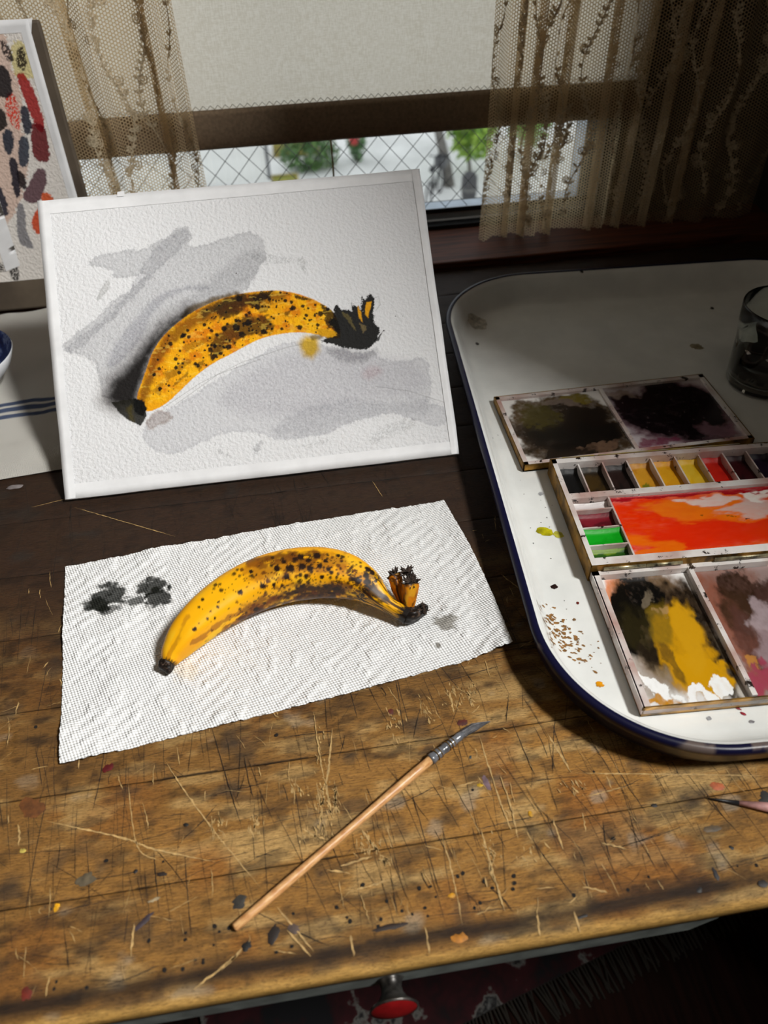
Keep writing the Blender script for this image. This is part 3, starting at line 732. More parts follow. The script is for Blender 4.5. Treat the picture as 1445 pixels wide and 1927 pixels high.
# ------------------------------------------------------------------ paper towel
tq = [P(124, 1070)[:2], P(835, 945)[:2], P(962, 1222)[:2], P(115, 1442)[:2]]
nu_, nv_ = 460, 250
S, T = np.meshgrid(np.linspace(0, 1, nu_), np.linspace(0, 1, nv_), indexing='ij'); s = S.ravel(); t = T.ravel()
A, B_, C_, D_ = [np.array(q) for q in tq]
xy = (A[None] * ((1 - s) * (1 - t))[:, None] + B_[None] * (s * (1 - t))[:, None] + C_[None] * (s * t)[:, None] + D_[None] * ((1 - s) * t)[:, None])
# torn, perforated and slightly bowed edges
en = (vnoise(s * 160, t * 0, 3) - .5) * .0010
edge_far = sst(.03, 0, t); edge_near = sst(.03, 0, 1 - t); edge_l = sst(.03, 0, s); edge_r = sst(.05, 0, 1 - s)
xy[:, 1] += en * (edge_far + edge_near) + .0035 * np.sin(np.pi * s) * (1 - t) - .002 * np.sin(np.pi * s) * t
xy[:, 0] += .004 * np.sin(np.pi * t) * s + (vnoise(t * 120, s * 0, 4) - .5) * .0006 * (edge_l + edge_r)
wr = fbm(xy[:, 0] * 22, xy[:, 1] * 22, 3, 21); wr2 = fbm(xy[:, 0] * 75 + xy[:, 1] * 50, xy[:, 1] * 40, 3, 22)
zz = .0011 + .0026 * sst(.40, .85, wr) + .0006 * wr2
cor = np.clip((s - .86) / .14, 0, 1) ** 2 * np.clip((t - .55) / .45, 0, 1) ** 1.5
zz += .0075 * cor
zz += .0025 * edge_r * np.sin(np.pi * t)
xw, yw = xy[:, 0], xy[:, 1]
# embossed cells (small) and raised diagonal quilting pillows
a1 = math.radians(33); p1 = .0029
q1 = np.sin(2 * np.pi * (xw * math.cos(a1) + yw * math.sin(a1)) / p1); q2 = np.sin(2 * np.pi * (-xw * math.sin(a1) + yw * math.cos(a1)) / p1)
emb = q1 * q2
a2 = math.radians(40)
dq = np.sin(2 * np.pi * (xw * math.cos(a2 + 1.57) + yw * math.sin(a2 + 1.57)) / .0085 + 2.2 * fbm(xw * 30, yw * 30, 2, 5)) * sst(.42, .62, fbm(xw * 36, yw * 36, 3, 8))
pil = sst(.60, .78, fbm(xw * 130, yw * 130, 2, 12))
zz = zz + .00030 * dq + .00075 * pil
C = np.empty((s.size, 3)); C[:] = lin((238, 238, 238))
# paint blotted on the paper
nz = fbm(xw * 180, yw * 180, 4, 31)
for (px, py, rx, ry, al) in [(205, 1125, 40, 26, 1), (185, 1140, 30, 14, .9), (212, 1150, 20, 12, .8), (285, 1108, 32, 18, 1), (298, 1128, 26, 24, 1), (258, 1135, 20, 14, .9), (240, 1128, 16, 4, .6)]:
    q = P(px, py); k = np.linalg.norm(P(px + 1, py) - q); ky = np.linalg.norm(P(px, py + 1) - q)
    d = np.hypot((xw - q[0]) / (rx * k), (yw - q[1]) / (ry * ky)) + (nz - .5) * 1.3
    over(C, (22, 24, 18), al * .93 * sst(1.05, .72, d))
for (px, py, r, c, al) in [(838, 1172, 24, (96, 86, 66), .7), (823, 1218, 8, (84, 74, 56), .8), (350, 1262, 30, (226, 210, 186), .5), (430, 1080, 5, (190, 140, 120), .5)]:
    q = P(px, py); k = np.linalg.norm(P(px + 1, py) - q)
    d = np.hypot(xw - q[0], yw - q[1]) / (r * k) + (nz - .5) * 2.2
    over(C, c, al * sst(1.0, .5, d))
mtow, nt, bs = nodes_of('tissue'); a = N(nt, 'ShaderNodeAttribute', attribute_name='Col'); ln(nt, a.outputs['Color'], bs.inputs['Base Color']); bs.inputs['Roughness'].default_value = .95; bs.inputs['Specular IOR Level'].default_value = .1
tc = N(nt, 'ShaderNodeTexCoord'); mp_ = N(nt, 'ShaderNodeMapping'); mp_.inputs['Rotation'].default_value = (0, 0, math.radians(28)); ln(nt, tc.outputs['Object'], mp_.inputs[0]); sx_ = N(nt, 'ShaderNodeSeparateXYZ'); ln(nt, mp_.outputs[0], sx_.inputs[0])
sn_ = []
for ax_, pt_ in ((0, .0030), (1, .0025)):
    m_ = N(nt, 'ShaderNodeMath', operation='MULTIPLY'); m_.inputs[1].default_value = 2 * math.pi / pt_; ln(nt, sx_.outputs[ax_], m_.inputs[0]); q_ = N(nt, 'ShaderNodeMath', operation='SINE'); ln(nt, m_.outputs[0], q_.inputs[0]); sn_.append(q_)
pr_ = N(nt, 'ShaderNodeMath', operation='MULTIPLY'); ln(nt, sn_[0].outputs[0], pr_.inputs[0]); ln(nt, sn_[1].outputs[0], pr_.inputs[1])
nn_ = noise(nt, 420, 3, .6); nm_ = N(nt, 'ShaderNodeMath', operation='MULTIPLY'); nm_.inputs[1].default_value = 1.6; ln(nt, nn_.outputs[0], nm_.inputs[0]); ad_ = N(nt, 'ShaderNodeMath', operation='ADD'); ln(nt, pr_.outputs[0], ad_.inputs[0]); ln(nt, nm_.outputs[0], ad_.inputs[1])
bump(nt, bs, ad_.outputs[0], .9, .00055)
towel = fast_mesh('paper_towel', np.column_stack([xy, zz]), grid_faces(nu_, nv_), mtow, None, True, C)
tag(towel, 'white quilted paper towel sheet with dark paint blots lying under the banana', 'paper towel')
TOWZ = .0038

# ------------------------------------------------------------------ banana
ban = empty('banana', tuple(P(560, 1100, .0)[:2]) + (TOWZ,))
tag(ban, 'ripe yellow banana with brown spots lying on the paper towel', 'banana')
def bchild(o):
    o.parent = ban; o.matrix_parent_inverse = Matrix.Translation(-Vector(ban.location)); return o
bp = [(313, 1256, .0085, .0030), (319, 1243, .0095, .0062), (330, 1222, .0115, .0098), (356, 1188, .0155, .0137), (402, 1147, .0185, .0166), (462, 1110, .0205, .0186), (527, 1086, .0215, .0194), (592, 1077, .0220, .0190), (645, 1082, .0215, .0172), (682, 1097, .0205, .0140), (704, 1115, .0190, .0102), (722, 1131, .0170, .0068), (745, 1146, .0145, .0058), (768, 1159, .0125, .0062)]
bpts = np.array([list(P(q[0], q[1], q[2])) + [q[3]] for q in bp])
NL, NT = 420, 120
cr = catmull(bpts, NL); cen = cr[:, :3]; rad = cr[:, 3]
tg = np.gradient(cen, axis=0); tg /= np.linalg.norm(tg, axis=1)[:, None]
up = np.array([0, 0, 1.0]); side = np.cross(tg, up); side /= np.linalg.norm(side, axis=1)[:, None]; nup = np.cross(side, tg)
th = np.linspace(0, 2 * np.pi, NT, endpoint=False)
ll = np.concatenate([[0], np.cumsum(np.linalg.norm(np.diff(cen, axis=0), axis=1))]); ln_tot = ll[-1]
TH, LLm = np.meshgrid(th, ll, indexing='ij')
fac = 1 + .045 * np.cos(5 * (TH - .75)) * sst(0, .02, LLm) + .012 * (fbm(LLm * 120, TH * 1.2, 3, 2) - .5)
fl_ = 1 - .10 * sst(-.6, -1.0, np.sin(TH))
Vb = cen[None] + (np.cos(TH) * fac * rad[None])[..., None] * side[None] + (np.sin(TH) * fac * fl_ * rad[None])[..., None] * nup[None]
Vb = Vb.reshape(-1, 3); lf = LLm.ravel(); tf = TH.ravel(); sf = lf / ln_tot
xa = lf * 1000; ya = tf * 18.0       # mm on the skin
# side points (cos<0: far side of the bend, outer curve)
C = np.empty((len(Vb), 3)); C[:] = lin((240, 174, 8))
over(C, (226, 148, 12), sst(.35, .75, fbm(xa * .02, ya * .05, 3, 3)) * .6)
over(C, (236, 196, 44), sst(.5, .8, fbm(xa * .05, ya * .12, 3, 4)) * .5)
def vpix(V):         # where a skin point falls, used only to lay spots out along the visible side
    c = (V - CAMP) @ RW
    return c[:, 0] / c[:, 2] * FPX + CX, c[:, 1] / c[:, 2] * FPX + CY
bxp, byp = vpix(Vb)
nrm = (np.cos(tf)[:, None] * np.tile(side, (NT, 1)) + np.sin(tf)[:, None] * np.tile(nup, (NT, 1)))
front = np.einsum('ij,ij->i', nrm, CAMP - Vb) > 0
def spot3(px, py, r_mm, c, al=1, soft=.35, asp=1.0):
    d2 = np.where(front, (bxp - px) ** 2 + (byp - py) ** 2, 1e9); i = np.argmin(d2); q = Vb[i]
    m_ = np.linalg.norm(Vb - q, axis=1) * 1000
    near = m_ < r_mm * 3; idx = np.where(near)[0]
    if len(idx) == 0: return
    nn = fbm(xa[idx] * .7, ya[idx] * .7, 3, int(px) % 50); d = m_[idx] / r_mm + (nn - .5) * .8
    sub = C[idx]; over(sub, c, al * sst(1 + soft, 1 - soft, d)); C[idx] = sub
DK = (34, 16, 6); BR = (92, 44, 8)
nzb = fbm(xa * .16, ya * .22, 4, 6); nzf = fbm(xa * .6, ya * .8, 3, 7)
def pband(pts, wpx, c, al, nz_amp=18, thr=1.0):
    d = pdist(bxp, byp, pts) + (nzb - .5) * nz_amp * 2
    over(C, c, np.where(front, 1, .7) * al * sst(wpx, wpx * .35, d))
pband([(395, 1212), (440, 1176), (490, 1142), (520, 1125)], 7, (120, 62, 8), .85, 10)
pband([(360, 1210), (400, 1184), (450, 1150)], 5, (150, 84, 10), .7, 8)
pband([(470, 1150), (520, 1128), (560, 1113), (610, 1110), (650, 1106)], 20, (104, 52, 8), .8, 20)
pband([(540, 1118), (575, 1108), (610, 1106), (640, 1112)], 13, (40, 18, 6), .9, 16)
pband([(460, 1165), (500, 1146), (540, 1130), (600, 1128), (660, 1128)], 9, (58, 26, 6), .85, 12)
pband([(470, 1058), (520, 1048), (560, 1046), (600, 1044)], 9, (70, 34, 8), .8, 12)
pband([(480, 1076), (540, 1064), (600, 1060), (640, 1056)], 24, (150, 84, 10), .7, 24)
pband([(500, 1062), (560, 1052), (600, 1052)], 12, (84, 42, 8), .6, 20)
pband([(640, 1075), (690, 1090)], 14, (176, 100, 12), .5, 20)
pband([(690, 1110), (720, 1128)], 12, (40, 20, 8), .9, 16)
pband([(305, 1262), (330, 1210), (352, 1160)], 6, (150, 82, 16), .5, 6)
rs = np.random.default_rng(4)
for k in range(520):
    u = rs.beta(2.8, 1.5); x_ = 350 + u * 360
    top = np.interp(x_, [350, 400, 460, 530, 600, 660, 710], [1155, 1100, 1062, 1042, 1037, 1046, 1075]); bot = np.interp(x_, [350, 400, 460, 530, 600, 660, 710], [1235, 1208, 1165, 1135, 1128, 1130, 1125])
    y_ = top + (bot - top) * rs.beta(1.3, 1.3)
    r = rs.choice([.5, .75, 1.1, 1.6], p=[.5, .28, .15, .07])
    spot3(x_, y_, r, DK if rs.random() < .6 else BR, .9)
for (x_, y_, r) in [(520, 1069, 2.2), (546, 1070, 2.6), (568, 1067, 2.4), (584, 1070, 2.1), (596, 1045, 2.3), (580, 1055, 1.8), (566, 1048, 2.3), (540, 1085, 2.0), (494, 1102, 1.9), (471, 1075, 1.5), (452, 1114, 1.7), (516, 1100, 1.3), (602, 1065, 1.7), (606, 1085, 1.3), (624, 1079, 1.0), (637, 1046, 1.1), (674, 1092, 2.2), (689, 1084, 2.0), (690, 1094, 2.2), (693, 1070, 2.0), (701, 1077, 2.0), (665, 1091, 1.6), (482, 1145, 1.8), (436, 1178, 1.6), (422, 1194, 1.4), (366, 1183, 1.3), (391, 1164, .9), (410, 1142, .9), (410, 1133, .8), (405, 1164, .8), (380, 1128, 1.1), (374, 1144, .8), (395, 1150, .7), (556, 1052, 1.6), (612, 1055, 1.4), (618, 1072, 1.2), (576, 1085, 1.4), (535, 1058, 1.6)]:
    spot3(x_, y_, r * 1.18, DK, 1, .22)
over(C, (30, 18, 10), sst(.030, .012, sf + (nzf - .5) * .02))                          # dried blossom end
neck = sst(.80, .86, sf) ; over(C, (52, 26, 8), neck * sst(.40, .62, fbm(xa * .12, ya * .35, 3, 9)) * .95)
over(C, (20, 12, 8), sst(.025, .005, np.abs(sf - .845)) * sst(.42, .55, nzf) * .95)
over(C, (18, 11, 8), sst(.955, .985, sf + (nzf - .5) * .03))
M['peel'] = attr_mat('banana_peel', .42, bscale=700, bstr=.06, bdist=.0004, spec=.32)
F = grid_faces(NT, NL, True)
bchild(fast_mesh('peel', Vb, F, M['peel'], None, True, C))
# blackened crown with two cut-off neighbour stalks
def organic_tube(name, pts, colf, nT=40, nL=60, seed=0, rag=.12, mat=None, flat=1.0, cap=True):
    p = np.array(pts, float); c = catmull(p, nL); ce = c[:, :3]; ra = c[:, 3]
    t_ = np.gradient(ce, axis=0); t_ /= np.linalg.norm(t_, axis=1)[:, None]
    ref = np.array([.3, 1, .1]); sd = np.cross(t_, ref); sd /= np.linalg.norm(sd, axis=1)[:, None]; n_ = np.cross(sd, t_)
    a = np.linspace(0, 2 * np.pi, nT, endpoint=False); A_, I = np.meshgrid(a, np.arange(nL), indexing='ij')
    lf_ = I / (nL - 1)
    f_ = 1 + rag * 2 * (fbm(A_ * 1.6 + 20 * seed, lf_ * 6, 3, seed) - .5) + .10 * np.cos(4 * A_ + seed)
    V_ = ce[None] + (np.cos(A_) * f_ * ra[None])[..., None] * sd[None] + (np.sin(A_) * f_ * flat * ra[None])[..., None] * n_[None]
    V_ = V_.reshape(-1, 3); F_ = grid_faces(nT, nL, True).tolist()
    if cap:
        F_.append([k * nL for k in range(nT)]); F_.append([k * nL + nL - 1 for k in range(nT - 1, -1, -1)])
    return bchild(fast_mesh(name, V_, F_, mat or M['peel'], None, True, colf(lf_.ravel(), A_.ravel())))
def crowncol(l, a):
    C_ = np.empty((l.size, 3)); C_[:] = lin((22, 15, 12)); over(C_, (96, 78, 66), sst(.6, .75, fbm(l * 20, a * 4, 4, 2)) * .8); return C_
def stalkcol(sd):
    def f(l, a):
        C_ = np.empty((l.size, 3)); C_[:] = lin((196, 116, 12)); over(C_, (222, 164, 30), sst(.5, .75, fbm(a * 1.2, l * 3, 2, sd)) * .7)
        over(C_, (58, 28, 8), sst(.52, .66, fbm(a * 2.4, l * 4, 3, sd + 3)) * .9); over(C_, (24, 14, 10), sst(.84, .95, l + .08 * (fbm(a * 3, l * 0, 2, sd) - .5))); over(C_, (26, 16, 10), sst(.16, .04, l)); return C_
    return f
def Pz(x, y, z, r): return list(P(x, y, z)) + [r]
organic_tube('crown', [Pz(757, 1150, .0120, .0050), Pz(768, 1158, .0115, .0066), Pz(779, 1156, .0105, .0072), Pz(790, 1150, .0095, .0060), Pz(799, 1144, .0090, .0044), Pz(805, 1141, .009, .0012)], crowncol, seed=3, rag=.30, flat=.75)
organic_tube('cut_stalk', [Pz(771, 1149, .012, .0036), Pz(769, 1136, .0165, .0046), Pz(770, 1120, .022, .0054), Pz(772, 1104, .028, .0062), Pz(772, 1097, .0300, .0064)], stalkcol(4), seed=5, rag=.10)
organic_tube('cut_stalk', [Pz(764, 1146, .012, .0026), Pz(755, 1128, .015, .0032), Pz(748, 1108, .019, .0040), Pz(744, 1090, .023, .0048), Pz(741, 1082, .0245, .0050)], stalkcol(9), seed=8, rag=.12)
# frayed dry fibres on the cut ends
fb = MB(); rf = np.random.default_rng(11)
def fibres(center, axis, rad_, n, le, th_=.0004):
    axis = Vector(axis).normalized()
    for k in range(n):
        d = Vector((rf.normal(), rf.normal(), rf.normal())); d = (d - axis * d.dot(axis)); d.normalize()
        p0 = Vector(center) + d * rad_ * rf.uniform(.2, 1.0); di = (axis * rf.uniform(.2, 1) + d * rf.uniform(.1, 1.2)).normalized()
        l_ = le * rf.uniform(.4, 1.1); p1_ = p0 + di * l_ * .5; p2_ = p1_ + (di + d * .6 + Vector((rf.normal(), rf.normal(), rf.normal())) * .4).normalized() * l_ * .5
        fb.tube([p0 - di * .001, p1_, p2_], [th_ * 1.6, th_ * 1.2, th_ * .4], 5)
fibres(P(772, 1095, .0302), (0, .1, 1), .0052, 46, .0050, .0006); fibres(P(765, 1078, .031), (-.1, .3, 1), .003, 30, .0055, .0006); fibres(P(741, 1081, .0248), (-.4, 0, .8), .0042, 34, .0036, .0006)
fibres(P(719, 1122, .0210), (.3, -.2, .8), .0042, 46, .0032, .0005); fibres(P(797, 1148, .0125), (.6, 0, .3), .004, 22, .004, .0005)
bchild(fb.build('dry_fibres', simple('dry_fibre', (62, 46, 36), .8, nscale=300, c2=(26, 18, 14)), None))['kind'] = 'stuff'
organic_tube('blossom_end', [Pz(307, 1240, .0105, .0030), Pz(311, 1247, .0095, .0052), Pz(315, 1254, .0085, .0047), Pz(318, 1264, .0075, .0022), Pz(319, 1268, .0070, .0004)], crowncol, seed=12, rag=.15)

# ------------------------------------------------------------------ paintbrush
br = empty('paintbrush', tuple(P(620, 1590, 0)))
tag(br, 'wooden quill paintbrush with grey ferrule and dark bristles lying on the desk', 'paintbrush')
def rchild(o):
    o.parent = br; o.matrix_parent_inverse = Matrix.Translation(-Vector(br.location)); return o
h0, h1, h2 = P(440, 1747, .0029), P(812, 1428, .0042), P(872, 1380, .0036)
def lerp(a, e, t_): return a + (e - a) * t_
hp = [lerp(h0, h1, q) for q in np.linspace(0, 1, 14)]; hr = [.0016, .0024, .0025, .0025, .0025, .0024, .0024, .0023, .0024, .0025, .0027, .0028, .0028, .0027]
hp.insert(1, lerp(h0, h1, .006)); hr.insert(1, .0024)
rchild(MB().tube(hp, hr, 20).build('handle', simple('pale_brush_wood', (216, 170, 116), .4, nscale=60, c2=(180, 124, 74), stretch=(3, 3, 30), bstr=.1), None, True))
fp = [lerp(h1, h2, q) for q in np.linspace(-.04, 1, 24)]; fr = [.0034 - .0009 * (q / 23) + .00024 * math.sin(q * 1.35) for q in range(24)]
fer = rchild(MB().tube(fp, fr, 20).build('ferrule', simple('grey_quill', (120, 122, 128), .25, .2, nscale=120, namp=.35), None, True))
wb = MB(); ax = Vector(h2 - h1).normalized()
for q in (.14, .24, .50, .58, .66):
    c = lerp(h1, h2, q); Mq = ax.to_track_quat('Z', 'Y').to_matrix(); rr = .0036 - .0009 * q
    prof = [(rr + .00035 * math.cos(a), .00035 * math.sin(a)) for a in np.linspace(0, 2 * math.pi, 9)]
    wb.lathe(prof, 20, c, Mq)
wo = wb.build('wire_binding', simple('brass_wire', (196, 160, 84), .3, .9, nscale=200), None, True); wo.parent = fer
bb = MB(); tip = P(921, 1358, .0022); base = h2
for k in range(120):
    a = rf.uniform(0, 6.28); r = .0024 * math.sqrt(rf.random()); off = Vector((0, 0, 1)) * r * math.sin(a) + Vector((-ax.y, ax.x, 0)) * r * math.cos(a)
    p0 = Vector(base) + off - ax * .001; mid_ = Vector(lerp(h2, tip, .45)) + off * 1.15 + Vector((-.0006, .0006, .0004)); p2_ = Vector(lerp(h2, tip, rf.uniform(.82, 1.03))) + off * .15
    bb.tube([p0, mid_, p2_], [.00030, .00030, .00010], 4, False)
bo = rchild(bb.build('bristles', simple('dark_hair', (96, 94, 98), .4, nscale=200, namp=.5), None, True)); bo['kind'] = 'stuff'

# ------------------------------------------------------------------ pencil at the right edge
pen = empty('pencil', tuple(P(1430, 1520, 0)))
tag(pen, 'sharpened pencil with long dark point lying on the desk in front of the tray', 'pencil')
def pchild(o):
    o.parent = pen; o.matrix_parent_inverse = Matrix.Translation(-Vector(pen.location)); return o
q0 = P(1331, 1502, .0010); q1_ = P(1390, 1511, .0020); dv = (q1_ - q0); dv[2] = 0; dv /= np.linalg.norm(dv)
qa = np.array([q1_[0], q1_[1], .0020]); qb = qa + dv * .024 + np.array([0, 0, .0015]); qc = qb + dv * .085
pchild(MB().tube([q0, lerp(q0, qa, .3), qa], [.0002, .0007, .0014], 12).build('lead', simple('graphite', (30, 30, 32), .4, .2), None, True))
pchild(MB().tube([qa, qb], [.0014, .0035], 12).build('shaved_wood', simple('pink_pencil_wood', (190, 140, 134), .6, nscale=150, stretch=(1, 1, 1)), None, True))
pchild(MB().tube([qb, qc], [.0035, .0035], 6).build('barrel', simple('pencil_paint', (48, 40, 44), .35), None))

# ------------------------------------------------------------------ small paint flake left of the painting
pf = P(28, 917)
V, F = blob(pf[0], pf[1], .0065, .0004, asp=.45, rag=.3, ang=.15, dome=.0016)
tag(MB().add(V, F).build('paint_flake', simple('grey_flake', (120, 112, 112), .5), None, True), 'small grey flake of dried paint on the desk beside the striped cloth', 'paint flake')
# ------------------------------------------------------------------ watercolour painting on a board
bl, brr = P(127, 945), P(862, 860); bl[1] = brr[1] = (bl[1] + brr[1]) / 2; bl[2] = brr[2] = 0
bw = brr[0] - bl[0]; lean = math.radians(40.8); bh = .2717
eu = np.array([1.0, 0, 0]); ev = np.array([0, math.cos(lean), math.sin(lean)]); en_ = np.cross(eu, ev)   # towards the viewer
BT = .0042
Z0 = np.array([0, 0, BT * math.cos(lean)])
pt = empty('banana_painting', tuple(bl + np.array([bw / 2, 0, 0])))
tag(pt, 'watercolour painting of a spotted banana taped to a leaning white board', 'painting')
def ptchild(o):
    o.parent = pt; o.matrix_parent_inverse = Matrix.Translation(-Vector(pt.location)); return o
ORI = bl + Z0 * 1.0 + np.array([0, 0, .0008])
def BD(u, v, d): return ORI + eu * u + ev * v + en_ * d
def B2(px, py):
    q = on_plane(px, py, bl, en_) - bl; return (q @ eu * 1000, q @ ev * 1000)
b = MB(); V = [BD(u, v, d) for d in (-BT, 0) for v in (0, bh) for u in (0, bw)]
b.add(V, [(0, 2, 3, 1), (4, 5, 7, 6), (0, 1, 5, 4), (2, 6, 7, 3), (0, 4, 6, 2), (1, 3, 7, 5)])
ptchild(b.build('board', M['board_edge'], None, bevel=.0006))
b = MB()           # fold-out strut behind the board
zt = BD(bw / 2, bh * .78, -BT)
b.add([zt + np.array([-.02, 0, 0]), zt + np.array([.02, 0, 0]), np.array([zt[0] + .02, zt[1] + .045, .001]), np.array([zt[0] - .02, zt[1] + .045, .001]),
       zt + np.array([-.02, .004, 0]), zt + np.array([.02, .004, 0]), np.array([zt[0] + .02, zt[1] + .049, .001]), np.array([zt[0] - .02, zt[1] + .049, .001])],
      [(0, 1, 2, 3), (7, 6, 5, 4), (0, 4, 5, 1), (1, 5, 6, 2), (2, 6, 7, 3), (3, 7, 4, 0)])
ptchild(b.build('support_strut', M['board_edge'], None))

def cr4(l): return [B2(60 + x / 1.762, 320 + y / 1.762) for x, y in l]
nu_, nv_ = 640, 480
u = np.linspace(.004, bw - .004, nu_); v = np.linspace(.004, bh - .004, nv_); U, Vv = np.meshgrid(u, v, indexing='ij')
um = U.ravel() * 1000; vm = Vv.ravel() * 1000
C = np.empty((um.size, 3)); C[:] = lin((220, 220, 222))
g1n = fbm(um * .045, vm * .045, 4, 1); g2n = fbm(um * .25, vm * .25, 4, 2); g3n = fbm(um * 1.1, vm * 1.1, 3, 3); gran = fbm(um * .9, vm * .9, 2, 4)
rough_edge = (g2n - .5) * 5 + (g3n - .5) * 3.0
def wash(poly, c, al, soft=.8, rag=1.0, edge=.25, gr=.25, dry=0.0):
    d = sdf(um, vm, roundp(cr4(poly))) + rough_edge * rag
    a = sst(soft, -soft, d); a = a * (1 - gr + gr * 2 * (gran - .25)) * (1 + edge * np.exp(-((d + 1.2) / 1.2) ** 2))
    if dry > 0: a = a * sst(dry - .12, dry + .12, g3n)
    mult(C, c, a * al * .78); return d
A_poly = [(190, 325), (215, 300), (290, 285), (395, 275), (480, 210), (520, 200), (540, 230), (510, 275), (620, 250), (720, 215), (765, 235), (785, 300), (760, 330), (730, 390), (720, 415), (650, 430), (560, 465), (500, 495), (430, 540), (400, 580), (390, 640), (340, 780), (270, 775), (240, 770), (225, 700), (210, 640), (100, 610), (105, 590), (200, 525), (270, 450), (330, 410), (400, 355), (330, 370), (280, 375), (265, 340), (200, 335)]
wash(A_poly, (206, 206, 208), .95, .7, 1.0, .3, .35)
wash([(395, 290), (480, 215), (530, 215), (500, 280), (420, 340), (360, 420), (300, 480), (240, 540), (150, 620), (105, 605), (240, 510), (330, 420)], (206, 206, 209), .8, 1.5, 1.2, .3, .3)
wash([(265, 368), (256, 420), (215, 452), (228, 410)], (212, 212, 210), .9, 1, .8)
wash([(880, 300), (910, 300), (916, 362), (890, 350)], (206, 206, 204), .9, .8, 1.2, .2, .3, .45)
wash([(700, 290), (870, 300), (880, 325), (760, 330)], (214, 214, 214), .9, .8, 1.4, .2, .3, .5)
wash([(350, 500), (430, 420), (520, 395), (600, 400), (600, 412), (520, 410), (450, 440), (400, 490), (380, 560), (330, 620), (250, 690), (260, 620)], (190, 190, 198), .75, 3, .7, .1, .25)
wash([(640, 330), (760, 260), (775, 310), (720, 400), (560, 460), (470, 480)], (206, 206, 208), .7, 4, 1, 0, .3)
Bp = [(395, 830), (470, 800), (560, 745), (700, 655), (800, 600), (900, 575), (1000, 600), (1090, 620), (1130, 605), (1160, 640), (1230, 650), (1310, 630), (1320, 690), (1330, 760), (1300, 780), (1370, 800), (1380, 840), (1340, 870), (1290, 850), (1200, 815), (1100, 840), (1050, 850), (1000, 880), (880, 905), (810, 910), (760, 880), (640, 880), (560, 920), (480, 955), (410, 950), (370, 900), (372, 868)]
wash(Bp, (222, 222, 225), .95, .8, 1.0, .35, .3)
wash([(780, 880), (900, 800), (1050, 770), (1200, 790), (1330, 760), (1320, 830), (1200, 810), (1050, 850), (880, 905)], (206, 206, 210), .8, 5, 1.5, .1, .4, 0)
wash([(880, 600), (1100, 620), (1300, 650), (1310, 760), (1100, 780), (900, 830), (700, 830), (600, 780), (700, 690)], (222, 220, 224), .8, 8, 1.0, 0, .4)
wash([(1100, 920), (1130, 880), (1200, 840), (1290, 830), (1280, 860), (1200, 890), (1150, 920)], (206, 206, 206), .8, .8, 1.5, 0, .3, .5)
wash([(880, 920), (1000, 900), (960, 925), (890, 940)], (206, 206, 206), .8, .8, 1.5, 0, .3, .5)
wash([(740, 920), (770, 905), (755, 945), (735, 965)], (200, 200, 202), .8, .8, 1.0)
wash([(600, 930), (680, 965), (640, 960)], (206, 206, 206), .8, .8, 1.2)
wash([(380, 835), (430, 800), (480, 830), (440, 855), (385, 880)], (190, 172, 162), .8, 1.2, .8, .3)
wash([(1090, 680), (1150, 660), (1160, 690), (1110, 710)], (232, 206, 208), .8, 5, 1)
wash([(1000, 600), (1100, 615), (1150, 600), (1120, 650), (1040, 650), (960, 610)], (150, 148, 152), .8, 4, 1, .1)
# dark shadow painted behind the fruit, fading outwards
d = sdf(um, vm, cr4([(520, 480), (440, 530), (385, 590), (330, 660), (270, 715), (250, 775), (280, 795), (345, 790), (370, 720), (400, 630), (450, 560), (530, 490)])) + (g2n - .5) * 4
mult(C, (34, 27, 23), sst(7, -6, d) * .97); mult(C, (104, 92, 86), sst(17, -2, d) * .55)
d = sdf(um, vm, cr4([(500, 500), (520, 470), (600, 440), (680, 420), (700, 430), (600, 460), (520, 510)])) + (g2n - .5) * 4
mult(C, (120, 92, 30), sst(3, -2, d) * .85)
# the fruit
ban_poly = cr4([(345, 778), (375, 700), (400, 620), (440, 560), (510, 500), (590, 455), (680, 425), (780, 412), (850, 415), (920, 435), (970, 460), (1010, 490), (1030, 570), (1000, 572), (940, 556), (880, 550), (800, 560), (740, 580), (660, 625), (600, 655), (540, 700), (480, 760), (440, 795), (380, 820)])
d = sdf(um, vm, roundp(ban_poly)) + (g3n - .5) * .8; inb = sst(.5, -.5, d)
axis = cr4([(360, 800), (395, 710), (450, 630), (530, 570), (640, 520), (760, 490), (880, 485), (980, 515)])
da = pdist(um, vm, axis)
yel = np.empty((um.size, 3)); yel[:] = lin((232, 160, 12))
over(yel, (244, 184, 16), sst(.45, .7, g1n) * .8)
over(yel, (206, 110, 8), sst(.48, .70, fbm(um * .12 + vm * .06, vm * .12 - um * .04, 4, 8)) * .75)
top = sdf(um, vm, cr4([(345, 778), (375, 700), (400, 620), (440, 560), (510, 500), (590, 455), (680, 425), (780, 412), (860, 415), (840, 450), (700, 480), (560, 530), (480, 590), (430, 660), (400, 740), (380, 810)])) + (g2n - .5) * 6
over(yel, (124, 70, 8), sst(2.5, -5, top) * .85)
band = sdf(um, vm, cr4([(590, 600), (640, 530), (720, 490), (800, 500), (800, 550), (720, 560), (650, 600), (600, 650)])) + (g2n - .5) * 10
over(yel, (44, 26, 10), sst(1.5, -2.5, band) * .85)
band2 = sdf(um, vm, cr4([(600, 470), (680, 430), (780, 420), (800, 440), (720, 470), (620, 520)])) + (g2n - .5) * 10
over(yel, (40, 22, 10), sst(1.5, -2.5, band2) * .85)
upk = sdf(um, vm, cr4([(560, 480), (640, 440), (700, 425), (720, 430), (640, 462), (570, 510)])) + (g2n - .5) * 3
over(yel, (60, 44, 16), sst(2, -2, upk) * .8)
